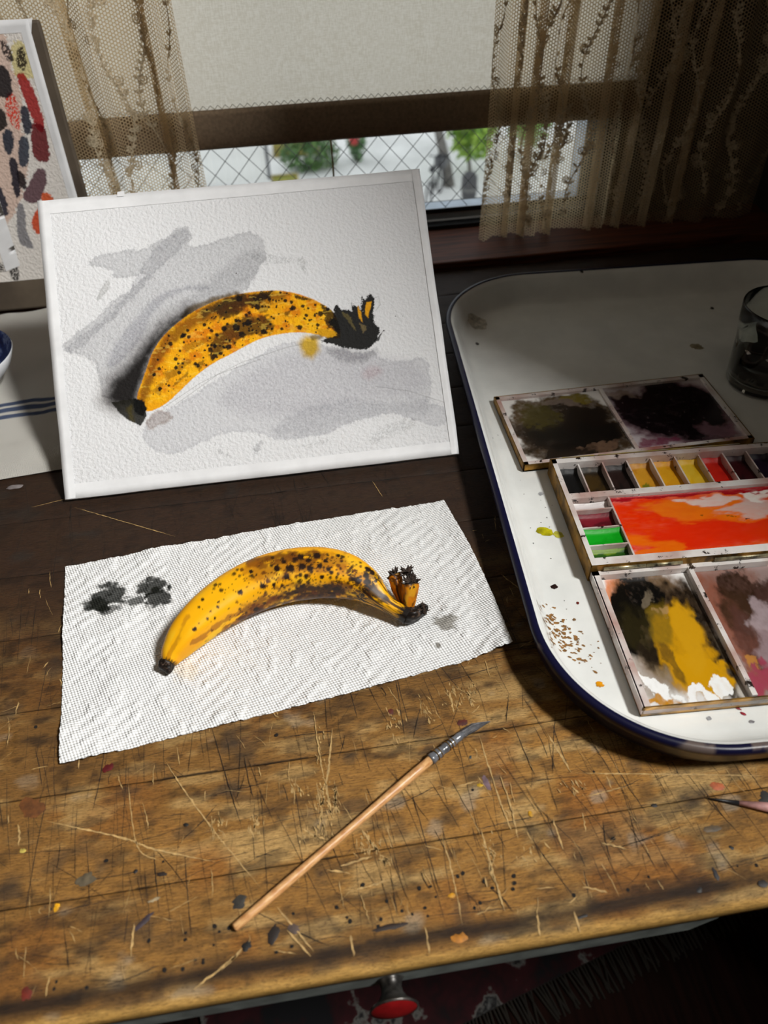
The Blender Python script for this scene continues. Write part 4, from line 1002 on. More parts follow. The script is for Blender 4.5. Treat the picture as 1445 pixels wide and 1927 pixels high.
def dkpoly(pl, al=.9, c=(34, 20, 8), rag=4):
    dd = sdf(um, vm, cr4(pl)) + (g2n - .5) * rag + (g3n - .5) * 2; over(yel, c, sst(.6, -.6, dd) * al)
dkpoly([(760, 415), (800, 412), (790, 440), (740, 450)]); dkpoly([(860, 430), (930, 440), (900, 445)]); dkpoly([(590, 625), (620, 620), (600, 655)]); dkpoly([(540, 660), (580, 640), (560, 680)], .6); dkpoly([(440, 690), (520, 640), (530, 650), (450, 720)], .55, (110, 66, 10)); dkpoly([(400, 745), (440, 710), (430, 760)], .5, (110, 60, 10)); dkpoly([(470, 730), (520, 680), (520, 695)], .6, (90, 50, 10)); dkpoly([(500, 600), (640, 545), (660, 555), (520, 615)], .5, (110, 60, 8)); dkpoly([(730, 455), (810, 470), (760, 490)], .6); dkpoly([(820, 485), (860, 480), (850, 500)], .7)
dkpoly([(960, 460), (1010, 490), (1030, 565), (985, 540)], .9, (26, 18, 12), 8); dkpoly([(340, 780), (380, 780), (385, 825), (350, 830)], .95, (16, 14, 10), 3)
over(C, yel, inb)
over(C, (250, 214, 90), inb * sst(.62, .7, fbm(um * .16, vm * .5, 3, 15)) * .25)
rs = np.random.default_rng(21)
def pspot(x, y, r, c=(18, 12, 8), al=.95):
    cu, cv = cr4([(x, y)])[0]; idx = np.where((np.abs(um - cu) < r * 3) & (np.abs(vm - cv) < r * 3))[0]
    if len(idx) == 0: return
    dd = np.hypot(um[idx] - cu, vm[idx] - cv) / r + (g3n[idx] - .5) * .7; sub = C[idx]; over(sub, c, al * sst(1.25, .85, dd)); C[idx] = sub
k = 0
while k < 190:
    x = rs.uniform(390, 985); y = rs.uniform(420, 760); cu, cv = cr4([(x, y)])[0]
    i = np.argmin((um - cu) ** 2 + (vm - cv) ** 2)
    if d[i] > -1.2 or (x < 560 and rs.random() < .35): continue
    pspot(x, y, rs.choice([.5, .8, 1.1, 1.6], p=[.35, .3, .22, .13])); k += 1
for (x, y, r) in [(505, 562, 2.0), (463, 590, 1.9), (868, 470, 2.2), (890, 535, 2.2), (958, 490, 2.4), (750, 468, 2.4), (690, 440, 2.8), (520, 545, 1.6), (480, 640, 1.8), (640, 540, 2.4), (680, 535, 3), (655, 600, 2.6), (700, 560, 3), (595, 610, 2.4), (720, 520, 3), (410, 690, 1.5), (770, 550, 2.4), (900, 465, 1.6), (830, 540, 1.4)]: pspot(x, y, r)
# tip, crown and splashes
def inkpoly(pl, c, al, rag=2.5, soft=.5):
    dd = sdf(um, vm, cr4(pl)) + (g2n - .5) * rag * 1.4 + (g3n - .5) * rag; over(C, c, sst(soft, -soft, dd) * al)
inkpoly([(270, 783), (345, 770), (378, 785), (386, 828), (365, 862), (318, 838), (288, 810)], (24, 22, 14), .96, 1.2)
inkpoly([(318, 800), (335, 790), (345, 850), (325, 835)], (76, 66, 20), .6, 2, 2)
inkpoly([(340, 770), (370, 775), (385, 800), (375, 830), (345, 815)], (8, 8, 7), .98, 1.5)
inkpoly([(1000, 500), (1012, 462), (1030, 475), (1062, 480), (1064, 455), (1080, 465), (1095, 485), (1092, 435), (1104, 440), (1120, 428), (1138, 440), (1130, 490), (1142, 530), (1156, 548), (1142, 585), (1112, 612), (1060, 605), (1000, 592), (955, 580), (990, 565), (1010, 545), (985, 520)], (14, 13, 10), .98, 3)
inkpoly([(1080, 462), (1092, 488), (1098, 520), (1085, 505)], (224, 158, 30), .95, 1); inkpoly([(1110, 452), (1126, 450), (1116, 505), (1104, 490)], (226, 160, 24), .95, 1); inkpoly([(1030, 485), (1060, 500), (1075, 545), (1050, 520)], (92, 82, 50), .85, 2); inkpoly([(940, 540), (1000, 545), (1020, 565), (960, 568)], (206, 150, 20), .9, 2); inkpoly([(1085, 520), (1110, 530), (1100, 555)], (120, 104, 70), .7, 2)
inkpoly([(1060, 452), (1068, 475), (1062, 480)], (14, 13, 10), .95, .5); inkpoly([(1130, 585), (1165, 545), (1150, 580)], (14, 13, 10), .9, 1); pspot(1167, 546, .7); pspot(1205, 498, .4); pspot(680, 357, .5); pspot(1230, 498, .35)
mult(C, (244, 196, 30), sst(5, -3, sdf(um, vm, cr4([(890, 590), (910, 565), (945, 570), (950, 610), (930, 635), (905, 625)])) + (g2n - .5) * 3) * .95)
inkpoly([(920, 562), (960, 560), (970, 572), (930, 578)], (90, 70, 14), .7, 1, 1.5)
# pencil lines
for pl in ([(440, 800), (560, 720), (700, 650), (850, 600), (900, 590)], [(480, 790), (620, 690), (760, 640)], [(1130, 440), (1150, 432), (1155, 460), (1140, 480)], [(1140, 730), (1250, 745), (1390, 790)]):
    mult(C, (150, 148, 146), sst(.45, .15, pdist(um, vm, cr4(pl))) * .45)
Vp = ORI[None] + eu[None] * U.ravel()[:, None] + ev[None] * Vv.ravel()[:, None] + en_[None] * .0005
mp, nt, bs = nodes_of('cold_press_paper')
a = N(nt, 'ShaderNodeAttribute', attribute_name='Col'); ln(nt, a.outputs['Color'], bs.inputs['Base Color']); bs.inputs['Roughness'].default_value = .85; bs.inputs['Specular IOR Level'].default_value = .2
n_ = noise(nt, 360, 3, .5); bump(nt, bs, n_.outputs[0], .7, .0019)
ptchild(fast_mesh('watercolour_paper', Vp, grid_faces(nu_, nv_), mp, None, True, C))
def tape_strip(o0, o1, i0, i1, name, child, fn, seed, h=.0009, mat=None):
    """o0-o1 outer edge, i0-i1 inner edge, metres in board coordinates"""
    n = 60; q = np.linspace(0, 1, n); rr_ = np.random.default_rng(seed); rows = []
    for k, f in enumerate((0, .5, 1.0)):
        a_ = (np.array(o0) * (1 - f) + np.array(i0) * f); e_ = (np.array(o1) * (1 - f) + np.array(i1) * f)
        pts = a_[None] + (e_ - a_)[None] * q[:, None]
        dirn = (np.array(i0) - np.array(o0)); dirn = dirn / np.linalg.norm(dirn)
        wob = (vnoise(q * 9, q * 0 + seed, 3) - .5) * (.0008 if f == 0 else .0003)
        pts = pts + dirn[None] * wob[:, None]; hh = h + .0006 * (vnoise(q * 16, q * 0 + f * 7, seed) - .3) * (f < .9)
        rows.append(np.array([fn(p_[0], p_[1], hz) for p_, hz in zip(pts, hh if hasattr(hh, '__len__') else [hh] * n)]))
    V_ = np.concatenate([np.array([fn(p_[0], p_[1], -.0035) for p_ in (np.array(o0)[None] + (np.array(o1) - np.array(o0))[None] * q[:, None])])[None], np.array(rows)], 0)
    return child(fast_mesh(name, V_.reshape(-1, 3), grid_faces(4, n), mat or M['tape'], None, True))
e = .0006
tape_strip((-e, -e), (bw + e, -e), (0, .0125), (bw, .0115), 'masking_tape', ptchild, BD, 1)
tape_strip((-e, bh + e), (bw + e, bh + e), (0, bh - .0125), (bw, bh - .0105), 'masking_tape', ptchild, BD, 2)
tape_strip((-e, -e), (-e, bh + e), (.0085, 0), (.0098, bh), 'masking_tape', ptchild, BD, 3, .0012)
tape_strip((bw + e, -e), (bw + e, bh + e), (bw - .0065, 0), (bw - .0072, bh), 'masking_tape', ptchild, BD, 4, .0012)
tf_ = BD(.0715, bh + .0015, .0012)
ptchild(MB().add([BD(.070, bh - .002, .0016), BD(.0765, bh - .002, .0016), BD(.0765, bh + .0035, .0006), BD(.0705, bh + .0030, .0006)], [(0, 1, 2, 3)]).build('tape_tab', M['tape'], None))

# ------------------------------------------------------------------ board of colour swatches behind, at the left
sw_b = np.array([-.30, .8655, 0.004]); sw_l = math.radians(83)
sv = np.array([0, math.cos(sw_l), math.sin(sw_l)]); sn = np.array([0, -math.sin(sw_l), math.cos(sw_l)])
def S2(px, py): q = on_plane(px, py, sw_b, sn) - sw_b; return (q[0] + sw_b[0], q @ sv)
def SD(u_, v_, d_): return np.array([u_, sw_b[1], sw_b[2]]) + sv * v_ + sn * d_
tr_ = S2(88, 36); rbp = S2(205, 565); sx1 = (tr_[0] + rbp[0]) / 2; sh = tr_[1]; sx0 = sx1 - .26
swb = empty('swatch_board', (sx1 - .13, sw_b[1], 0)); tag(swb, 'brown board with a taped sheet of red, navy and orange colour swatches', 'swatch sheet')
def swchild(o):
    o.parent = swb; o.matrix_parent_inverse = Matrix.Translation(-Vector(swb.location)); return o
b = MB(); V = [SD(u_, v_, d_) for d_ in (-.006, 0) for v_ in (0, sh) for u_ in (sx0, sx1)]
b.add(V, [(0, 2, 3, 1), (4, 5, 7, 6), (0, 1, 5, 4), (2, 6, 7, 3), (0, 4, 6, 2), (1, 3, 7, 5)])
swchild(b.build('board', simple('brown_hardboard', (96, 84, 70), .7, nscale=14, c2=(62, 52, 42)), None, bevel=.0025))
px_tr = S2(62, 46); px_br = S2(128, 375); pxr = (px_tr[0] + px_br[0]) / 2; ptop = px_tr[1]; pbot = .035; pxl = sx0 + .012
nu_, nv_ = 300, 300
u = np.linspace(pxl, pxr, nu_); v = np.linspace(pbot, ptop, nv_); U, Vv = np.meshgrid(u, v, indexing='ij'); us = U.ravel() * 1000; vs = Vv.ravel() * 1000
C = np.empty((us.size, 3)); C[:] = lin((222, 216, 210)); r1 = fbm(us * .3, vs * .3, 4, 4); r2 = fbm(us * 1.0, vs * 1.0, 3, 5)
def sp(l): return [tuple(1000 * q for q in S2(x / 3.212, y / 3.212)) for x, y in l]
def sw(pl, c, al=.95, dry=0, rag=3.0, mul=False):
    dd = sdf(us, vs, roundp(sp(pl))) - .9 + (r1 - .5) * rag + (r2 - .5) * rag * .8; a_ = sst(.6, -.6, dd) * al
    if dry: a_ = a_ * sst(dry - .06, dry + .06, r2)
    (mult if mul else over)(C, c, a_)
sw([(-100, 150), (40, 190), (60, 420), (150, 600), (120, 800), (180, 1000), (100, 1300), (-100, 1450)], (236, 206, 192), .8, 0, 8, True)
sw([(70, 280), (120, 250), (180, 300), (190, 400), (220, 470), (110, 480), (80, 400)], (236, 226, 150), .8, 0, 5, True)
sw([(100, 435), (150, 450), (205, 550), (250, 680), (268, 770), (240, 800), (195, 710), (140, 570)], (158, 26, 24)); sw([(195, 740), (265, 760), (290, 860), (298, 985), (200, 955), (195, 830)], (104, 8, 18))
sw([(35, 560), (95, 570), (125, 760), (110, 795), (40, 700)], (206, 56, 36), .95, .47); sw([(130, 640), (170, 650), (190, 790), (160, 815), (135, 740)], (34, 38, 54)); sw([(115, 830), (170, 830), (170, 1000), (120, 1010)], (50, 58, 72))
sw([(-40, 400), (45, 400), (75, 560), (50, 590), (-40, 575)], (16, 18, 26)); sw([(-40, 640), (30, 670), (45, 780), (-40, 790)], (20, 18, 20)); sw([(15, 780), (75, 790), (85, 900), (40, 950)], (30, 42, 58)); sw([(50, 945), (100, 960), (125, 1170), (95, 1210)], (20, 22, 40)); sw([(105, 1020), (150, 1060), (160, 1160), (110, 1110)], (24, 16, 22))
sw([(230, 1010), (285, 1040), (270, 1130), (230, 1230), (135, 1210), (180, 1110)], (96, 66, 74)); sw([(255, 1170), (300, 1170), (345, 1240), (255, 1240)], (206, 84, 30)); sw([(250, 1250), (252, 1425), (195, 1380), (205, 1290)], (200, 70, 22)); sw([(105, 1220), (150, 1240), (150, 1400), (200, 1480), (195, 1505), (110, 1470)], (128, 126, 130))
sw([(5, 240), (40, 260), (80, 340), (70, 375), (20, 330)], (36, 26, 26), .95, .4); sw([(110, 285), (150, 300), (160, 400), (140, 430), (100, 390)], (40, 28, 22), .95, .35); sw([(-60, 1590), (40, 1590), (45, 1640), (-60, 1640)], (24, 20, 20), .95, .4); sw([(60, 1590), (105, 1590), (120, 1690), (70, 1690)], (24, 20, 20), .95, .4)
for k in range(24):    # more swatches on the part of the sheet outside the picture
    uu = rng.uniform(pxl * 1000 + 10, -300); vv_ = rng.uniform(50, ptop * 1000 - 20)
    dd = np.hypot((us - uu) / 7, (vs - vv_) / 18) + (r1 - .5) * .6; far_ = us < sp([(-60, 700)])[0][0]
    over(C, [(158, 26, 24), (34, 38, 54), (206, 84, 30), (96, 66, 74)][k % 4], sst(1.1, .95, dd) * far_ * .95)
swchild(fast_mesh('swatch_paper', np.array([SD(a_, b_, .0006) for a_, b_ in zip(U.ravel(), Vv.ravel())]), grid_faces(nu_, nv_), mp, None, True, C))
tape_strip((pxr + .0035, pbot), (pxr + .0035, ptop + .004), (pxr - .006, pbot), (pxr - .006, ptop), 'masking_tape', swchild, lambda a_, b_, c_: SD(a_, b_, max(c_, .0002)), 12)
tape_strip((pxl, ptop + .005), (pxr + .008, ptop + .005), (pxl, ptop - .006), (pxr + .004, ptop - .006), 'masking_tape', swchild, lambda a_, b_, c_: SD(a_, b_, max(c_, .0002)), 13)
i0, i1 = S2(-20, 350), S2(32, 500); o0_, o1_ = S2(-40, 360), S2(12, 510)
tape_strip((i0[0] + .006, i0[1]), (i1[0] + .004, i1[1]), (o0_[0], o0_[1]), (o1_[0], o1_[1]), 'masking_tape', swchild, lambda a_, b_, c_: SD(a_, b_, max(c_, .0012)), 14)

# ------------------------------------------------------------------ striped linen cloth and bowl
cx0, cx1, cy0, cy1 = -.52, -.212, P(0, 900)[1] - .004, .858
nu_, nv_ = 240, 240
S, T = np.meshgrid(np.linspace(0, 1, nu_), np.linspace(0, 1, nv_), indexing='ij')
xx = cx0 + (cx1 - cx0) * S; yy = cy0 + (cy1 - cy0) * T + .10 * (xx - P(0, 900)[0]) * (1 - T)
zz = .0022 + .004 * sst(.4, .8, fbm(xx * 14, yy * 14, 3, 3)) + .0018 * fbm(xx * 40, yy * 40, 2, 4); zz = zz * sst(-.02, .05, T) + .0006
C = np.empty((xx.size, 3)); C[:] = lin((226, 222, 214)); yf = (yy - .06 * (xx - P(0, 776)[0]) - .002 * np.sin(xx * 60)).ravel()
for py, wd in ((765, .0062), (777, .0080), (790, .0058)):
    y_ = P(0, py, .003)[1]; over(C, (52, 74, 116), sst(wd * .62, wd * .42, np.abs(yf - y_)) * .92)
ml, nt, bs = nodes_of('linen'); a = N(nt, 'ShaderNodeAttribute', attribute_name='Col'); ln(nt, a.outputs['Color'], bs.inputs['Base Color']); bs.inputs['Roughness'].default_value = .9; bs.inputs['Specular IOR Level'].default_value = .15
tc = N(nt, 'ShaderNodeTexCoord'); w1 = N(nt, 'ShaderNodeTexWave'); w1.bands_direction = 'X'; w1.inputs['Scale'].default_value = 330; w2 = N(nt, 'ShaderNodeTexWave'); w2.bands_direction = 'Y'; w2.inputs['Scale'].default_value = 330
ln(nt, tc.outputs['Object'], w1.inputs[0]); ln(nt, tc.outputs['Object'], w2.inputs[0]); w1.inputs['Distortion'].default_value = 1.5; w2.inputs['Distortion'].default_value = 1.5
ad = N(nt, 'ShaderNodeMath', operation='ADD'); ln(nt, w1.outputs[1], ad.inputs[0]); ln(nt, w2.outputs[1], ad.inputs[1]); bump(nt, bs, ad.outputs[0], .8, .0010)
cl = fast_mesh('linen_cloth', np.stack([xx, yy, zz], -1).reshape(-1, 3), grid_faces(nu_, nv_), ml, None, True, C)
tag(cl, 'white linen tea towel with blue stripes lying on the desk behind the painting', 'cloth')
bc = np.array([P(22, 690, .036)[0] - .058, P(10, 690, .036)[1] + .012])
bowl = empty('china_bowl', (bc[0], bc[1], .0052)); tag(bowl, 'small blue and white china bowl on the striped cloth', 'bowl')
MB().lathe([(.001, .002), (.022, .002), (.024, 0), (.026, .0005), (.027, .006), (.040, .014), (.052, .026), (.0585, .040), (.0580, .0412)], 64).build('outer_wall', simple('white_china', (220, 222, 226), .2, nscale=20, namp=.08), bowl, True)
mb_, nt, bs = nodes_of('blue_glaze'); n_ = noise(nt, 70, 3, .6); r = ramp(nt, n_.outputs[0], [(.38, (18, 26, 60)), (.5, (34, 46, 88)), (.58, (96, 108, 140)), (.64, (28, 38, 78))]); ln(nt, r.outputs[0], bs.inputs['Base Color']); bs.inputs['Roughness'].default_value = .2
MB().lathe([(.0580, .0412), (.0570, .0405), (.0505, .028), (.038, .016), (.022, .008), (.001, .007)], 64).build('glazed_inside', mb_, bowl, True)
# ------------------------------------------------------------------ roller shade
CURZ = .0105
SHY = .952
mshade, nt, bs = nodes_of('shade_linen')
n1_ = noise(nt, 1300, 2, .5, stretch=(1, 1, .12)); n2_ = noise(nt, 1300, 2, .5, stretch=(.12, 1, 1))
mxn = N(nt, 'ShaderNodeMath', operation='ADD'); ln(nt, n1_.outputs[0], mxn.inputs[0]); ln(nt, n2_.outputs[0], mxn.inputs[1])
r = ramp(nt, mxn.outputs[0], [(.8, (222, 212, 194)), (1.0, (238, 230, 216))]); r.color_ramp.elements[0].position = .42; r.color_ramp.elements[1].position = .58
mm = N(nt, 'ShaderNodeMath', operation='MULTIPLY'); mm.inputs[1].default_value = .5; ln(nt, mxn.outputs[0], mm.inputs[0]); nt.links.remove(r.inputs[0].links[0]); ln(nt, mm.outputs[0], r.inputs[0])
df = N(nt, 'ShaderNodeBsdfDiffuse'); tl_ = N(nt, 'ShaderNodeBsdfTranslucent'); ms = N(nt, 'ShaderNodeMixShader'); ms.inputs[0].default_value = .70
ln(nt, r.outputs[0], df.inputs[0]); ln(nt, r.outputs[0], tl_.inputs[0]); ln(nt, df.outputs[0], ms.inputs[1]); ln(nt, tl_.outputs[0], ms.inputs[2]); ln(nt, ms.outputs[0], nt.nodes['Material Output'].inputs[0])
hz0 = PY(650, 262, SHY)[2]; hz1 = PY(645, 188, SHY)[2]
sx0_, sx1_ = WINX0 + .01, .445
shade = empty('roller_shade', (0.03, SHY, hz0)); tag(shade, 'beige linen roller shade pulled most of the way down the window', 'window shade')
def shchild(o):
    o.parent = shade; o.matrix_parent_inverse = Matrix.Translation(-Vector(shade.location)); return o
nx_, nz_ = 60, 40
S, T = np.meshgrid(np.linspace(0, 1, nx_), np.linspace(0, 1, nz_), indexing='ij')
xx = sx0_ + (sx1_ - sx0_) * S; zz = hz1 - .002 + (.655 - hz1) * T; yy = SHY + .0015 * np.sin(xx * 9 + 1) * (1 - T)
shchild(fast_mesh('fabric', np.stack([xx, yy, zz], -1).reshape(-1, 3), grid_faces(nx_, nz_), mshade, None, True))
hem_m = simple('shade_hem', (150, 128, 104), .85, nscale=300, namp=.15)
b = MB(); prof = [(SHY - .0005, hz1), (SHY - .0035, hz1 - .006), (SHY - .0045, (hz0 + hz1) / 2), (SHY - .0035, hz0 + .003), (SHY, hz0), (SHY + .0035, hz0 + .003), (SHY + .0045, (hz0 + hz1) / 2), (SHY + .003, hz1 - .004)]
V = [(x_, y_, z_) for x_ in np.linspace(sx0_, sx1_, 20) for (y_, z_) in prof]; F = []; n = len(prof)
for i in range(19):
    for k in range(n): F.append((i * n + k, i * n + (k + 1) % n, (i + 1) * n + (k + 1) % n, (i + 1) * n + k))
F.append(tuple(range(n - 1, -1, -1))); F.append(tuple(19 * n + k for k in range(n)))
hem = shchild(b.add(V, F).build('hem_bar', hem_m, None, True))
zb_ = MB(); zx = np.arange(sx0_ + .004, sx1_, .0078)
pts = [(x_, SHY - .0022, hz1 + .0005 + (.0042 if i % 2 else 0)) for i, x_ in enumerate(np.arange(sx0_ + .004, sx1_, .0042))]
for p_, q_ in zip(pts[:-1], pts[1:]): zb_.tube([p_, q_], .00032, 4, False)
zo = zb_.build('zigzag_stitch', simple('stitch_thread', (176, 160, 134), .8), None); zo.parent = hem
shchild(MB().tube([(sx0_ - .01, SHY, .668), (sx1_ + .0, SHY, .668)], .0125, 20).build('roller', M['alu'], None, True))
cp = PY(622, 262, SHY + .004); cq = PY(625, 352, SHY + .006)
shchild(MB().tube([(cp[0], SHY + .003, hz0 + .004), (cp[0] + .0006, SHY + .004, (hz0 + cq[2]) / 2), (cp[0] + .0003, SHY + .004, cq[2] - .03)], .00115, 8).build('pull_cord', simple('cord_yellow', (160, 132, 62), .7), None, True))

# ------------------------------------------------------------------ lace curtains
mlace, nt, bs = nodes_of('lace_net')
at = N(nt, 'ShaderNodeAttribute', attribute_name='cloth'); sep = N(nt, 'ShaderNodeSeparateXYZ'); ln(nt, at.outputs['Vector'], sep.inputs[0])
pitch = .0036; kk = 4 * math.pi / (math.sqrt(3) * pitch)
def mth(op, a_, b_=None):
    n = N(nt, 'ShaderNodeMath', operation=op)
    for i, q in enumerate((a_, b_)):
        if q is None: continue
        if isinstance(q, (int, float)): n.inputs[i].default_value = q
        else: ln(nt, q, n.inputs[i])
    return n.outputs[0]
cs = [mth('COSINE', mth('MULTIPLY', sep.outputs[0], kk))]
for sg in (1, -1): cs.append(mth('COSINE', mth('ADD', mth('MULTIPLY', sep.outputs[0], -kk / 2), mth('MULTIPLY', sep.outputs[1], sg * kk * math.sqrt(3) / 2))))
g_ = mth('ADD', mth('ADD', cs[0], cs[1]), cs[2])
hole = mth('GREATER_THAN', g_, -.35)
df = N(nt, 'ShaderNodeBsdfDiffuse'); df.inputs[0].default_value = L4((206, 186, 154)); tl_ = N(nt, 'ShaderNodeBsdfTranslucent'); tl_.inputs[0].default_value = L4((226, 202, 160)); ms = N(nt, 'ShaderNodeMixShader'); ms.inputs[0].default_value = .58
ln(nt, df.outputs[0], ms.inputs[1]); ln(nt, tl_.outputs[0], ms.inputs[2]); tp = N(nt, 'ShaderNodeBsdfTransparent'); m2 = N(nt, 'ShaderNodeMixShader')
ln(nt, hole, m2.inputs[0]); ln(nt, ms.outputs[0], m2.inputs[1]); ln(nt, tp.outputs[0], m2.inputs[2]); ln(nt, m2.outputs[0], nt.nodes['Material Output'].inputs[0])
memb, nt, bs = nodes_of('embroidery')
df = N(nt, 'ShaderNodeBsdfDiffuse'); n_ = noise(nt, 600, 2); r = ramp(nt, n_.outputs[0], [(.4, (176, 158, 130)), (.6, (222, 206, 176))]); ln(nt, r.outputs[0], df.inputs[0]); tl_ = N(nt, 'ShaderNodeBsdfTranslucent'); ln(nt, r.outputs[0], tl_.inputs[0]); ms = N(nt, 'ShaderNodeMixShader'); ms.inputs[0].default_value = .25
ln(nt, df.outputs[0], ms.inputs[1]); ln(nt, tl_.outputs[0], ms.inputs[2]); ln(nt, ms.outputs[0], nt.nodes['Material Output'].inputs[0])
def curtain(name, label, plan, top, seed):
    """plan: (x, y) points of the gathered cloth seen from above"""
    rc = np.random.default_rng(seed)
    pl = catmull(np.array(plan, float), 420); L_ = np.concatenate([[0], np.cumsum(np.linalg.norm(np.diff(pl, axis=0), axis=1))])
    nz = 70; zs = np.linspace(CURZ, top, nz); xc = pl[:, 0].mean()
    def surf(ul, z):
        px_ = np.interp(ul, L_, pl[:, 0]); py_ = np.interp(ul, L_, pl[:, 1]); f_ = (z - CURZ) / (top - CURZ)
        sway = .006 * np.sin(ul * 23 + seed) * np.sin(z * 9 + ul * 7)
        return px_ + sway * .5 + (px_ - xc) * -.02 * f_, py_ + sway * .45
    Ul, Zz = np.meshgrid(L_, zs, indexing='ij'); X_, Y_ = surf(Ul, Zz)
    root = empty(name, (xc, pl[:, 1].mean(), CURZ)); tag(root, label, 'curtain')
    def ch(o):
        o.parent = root; o.matrix_parent_inverse = Matrix.Translation(-Vector(root.location)); return o
    ch(fast_mesh('net', np.stack([X_, Y_, Zz], -1).reshape(-1, 3), grid_faces(len(L_), nz), mlace, None, True, None, np.stack([Ul, Zz], -1).reshape(-1, 2)))
    # embroidered trailing vines: leaves, stems and small spiral roses
    mbv = []; fcs = []
    def addpoly(pts2):      # polygon fan in cloth coordinates (u, z)
        b0 = len(mbv); 
        for q in pts2: mbv.append(q)
        fcs.append([b0 + i for i in range(len(pts2))])
    def strip(pts2, w_):
        pts2 = np.array(pts2); d_ = np.gradient(pts2, axis=0); d_ /= np.linalg.norm(d_, axis=1)[:, None] + 1e-9; nn = np.stack([-d_[:, 1], d_[:, 0]], 1)
        for i in range(len(pts2) - 1): addpoly([pts2[i] + nn[i] * w_, pts2[i] - nn[i] * w_, pts2[i + 1] - nn[i + 1] * w_, pts2[i + 1] + nn[i + 1] * w_])
    def leaf(p_, ang, le, wd):
        c, s_ = math.cos(ang), math.sin(ang); sh_ = [(0, 0), (.25, .6), (.55, .8), (.85, .45), (1, 0), (.85, -.45), (.55, -.8), (.25, -.6)]
        addpoly([np.array([p_[0] + le * a_ * c - wd * .5 * b_ * s_, p_[1] + le * a_ * s_ + wd * .5 * b_ * c]) for a_, b_ in sh_])
    def rose(p_, r_):
        a_ = np.linspace(0, 4.2 * math.pi, 26); strip(np.stack([p_[0] + r_ * (a_ / a_[-1]) * np.cos(a_), p_[1] + r_ * (a_ / a_[-1]) * np.sin(a_)], 1), r_ * .13)
    nvine = int(L_[-1] / .036)
    for k in range(nvine):
        u0 = (k + .5) * L_[-1] / nvine + rc.normal(0, .004); z_ = CURZ + rc.uniform(.0, .02); ph = rc.uniform(0, 6); path = []
        while z_ < min(top, .40):
            path.append((u0 + .011 * math.sin(z_ * 42 + ph), z_)); z_ += .0035
        strip(path, .0008)
        for i in range(2, len(path), 1 if k % 2 else 2):
            g = rc.random(); p_ = path[i]
            if g < .78:
                for sg in (1, -1):
                    if rc.random() < .7: leaf(p_, math.pi / 2 + sg * rc.uniform(.5, 1.1), rc.uniform(.0062, .0095), rc.uniform(.0038, .0054))
            if rc.random() < .2: rose((p_[0] + rc.uniform(-.008, .008), p_[1]), rc.uniform(.0045, .0068))
    q = np.array(mbv); q[:, 0] = np.clip(q[:, 0], 0, L_[-1]); q[:, 1] = np.clip(q[:, 1], CURZ, top)
    X2, Y2 = surf(q[:, 0], q[:, 1]); o = ch(fast_mesh('embroidered_vines', np.stack([X2, Y2 - .0007, q[:, 1]], -1), fcs, memb, None, False)); o['kind'] = 'stuff'
    return root
cy_ = .929
def folds(segs): return segs
curtain('lace_curtain', 'beige floral lace curtain hanging behind the painting and swatch board', [(-.39, cy_), (-.36, cy_ - .010), (-.33, cy_ + .008), (-.30, cy_ - .008), (-.27, cy_ + .006), (-.245, cy_ + .002), (-.205, cy_ - .004), (-.190, cy_ + .010), (-.204, cy_ + .016), (-.190, cy_ + .004), (-.176, cy_ - .008), (-.168, cy_ + .004), (-.150, cy_ + .010), (-.128, cy_ + .006), (-.118, cy_ - .006), (-.127, cy_ + .012), (-.110, cy_ - .002), (-.102, cy_ + .008), (-.090, cy_ - .002), (-.086, cy_ + .004)], .62, 3)
rp = []; xq = .250
rp = [(.250, cy_), (.256, cy_ - .008), (.272, cy_ + .006), (.287, cy_ - .004), (.283, cy_ + .010), (.300, cy_ + .010), (.311, cy_ - .006), (.306, cy_ + .010), (.325, cy_ - .004), (.332, cy_ + .008), (.346, cy_ - .006), (.340, cy_ + .012), (.362, cy_ + .010), (.385, cy_ + .004), (.398, cy_ - .008), (.394, cy_ + .010), (.415, cy_ - .002), (.424, cy_ + .010), (.440, cy_ - .006), (.436, cy_ + .012), (.462, cy_ + .002), (.476, cy_ - .008), (.472, cy_ + .010), (.495, cy_ + .006), (.515, cy_ - .006), (.512, cy_ + .010), (.535, cy_ + .002), (.552, cy_ - .008), (.57, cy_ + .006), (.60, cy_ - .006), (.63, cy_ + .004)]
curtain('lace_curtain', 'beige floral lace curtain gathered in folds behind the enamel tray', rp, .62, 8)

# ------------------------------------------------------------------ rug
rug = empty('patterned_rug', (-.35, .3, FLR)); tag(rug, 'dark red patterned rug on the floor beneath the desk', 'rug')
ra = P(921, 1904, FLR)[:2]; rb = P(1095, 1818, FLR)[:2]; dv_ = (rb - ra) / np.linalg.norm(rb - ra); nv2 = np.array([-dv_[1], dv_[0]])
mr, nt, bs = nodes_of('rug_pile'); vo = N(nt, 'ShaderNodeTexVoronoi'); vo.inputs['Scale'].default_value = 16; tc = N(nt, 'ShaderNodeTexCoord'); n_ = noise(nt, 22, 4)
mxv = N(nt, 'ShaderNodeMix', data_type='VECTOR'); mxv.inputs[0].default_value = .12; ln(nt, tc.outputs['Object'], mxv.inputs[4]); ln(nt, n_.outputs[1], mxv.inputs[5]); ln(nt, mxv.outputs[1], vo.inputs[0])
r = ramp(nt, vo.outputs[0], [(.0, (112, 112, 110)), (.14, (24, 22, 24)), (.24, (104, 102, 98)), (.32, (52, 8, 14)), (.6, (34, 5, 9)), (.75, (12, 11, 15))]); ln(nt, r.outputs[0], bs.inputs['Base Color']); bs.inputs['Roughness'].default_value = 1
def rugp(a_, b_): q = ra + dv_ * a_ + nv2 * b_; return q
b = MB(); pts = [rugp(-.35, 0), rugp(.5, 0), rugp(.5, .75), rugp(-.35, .75)]
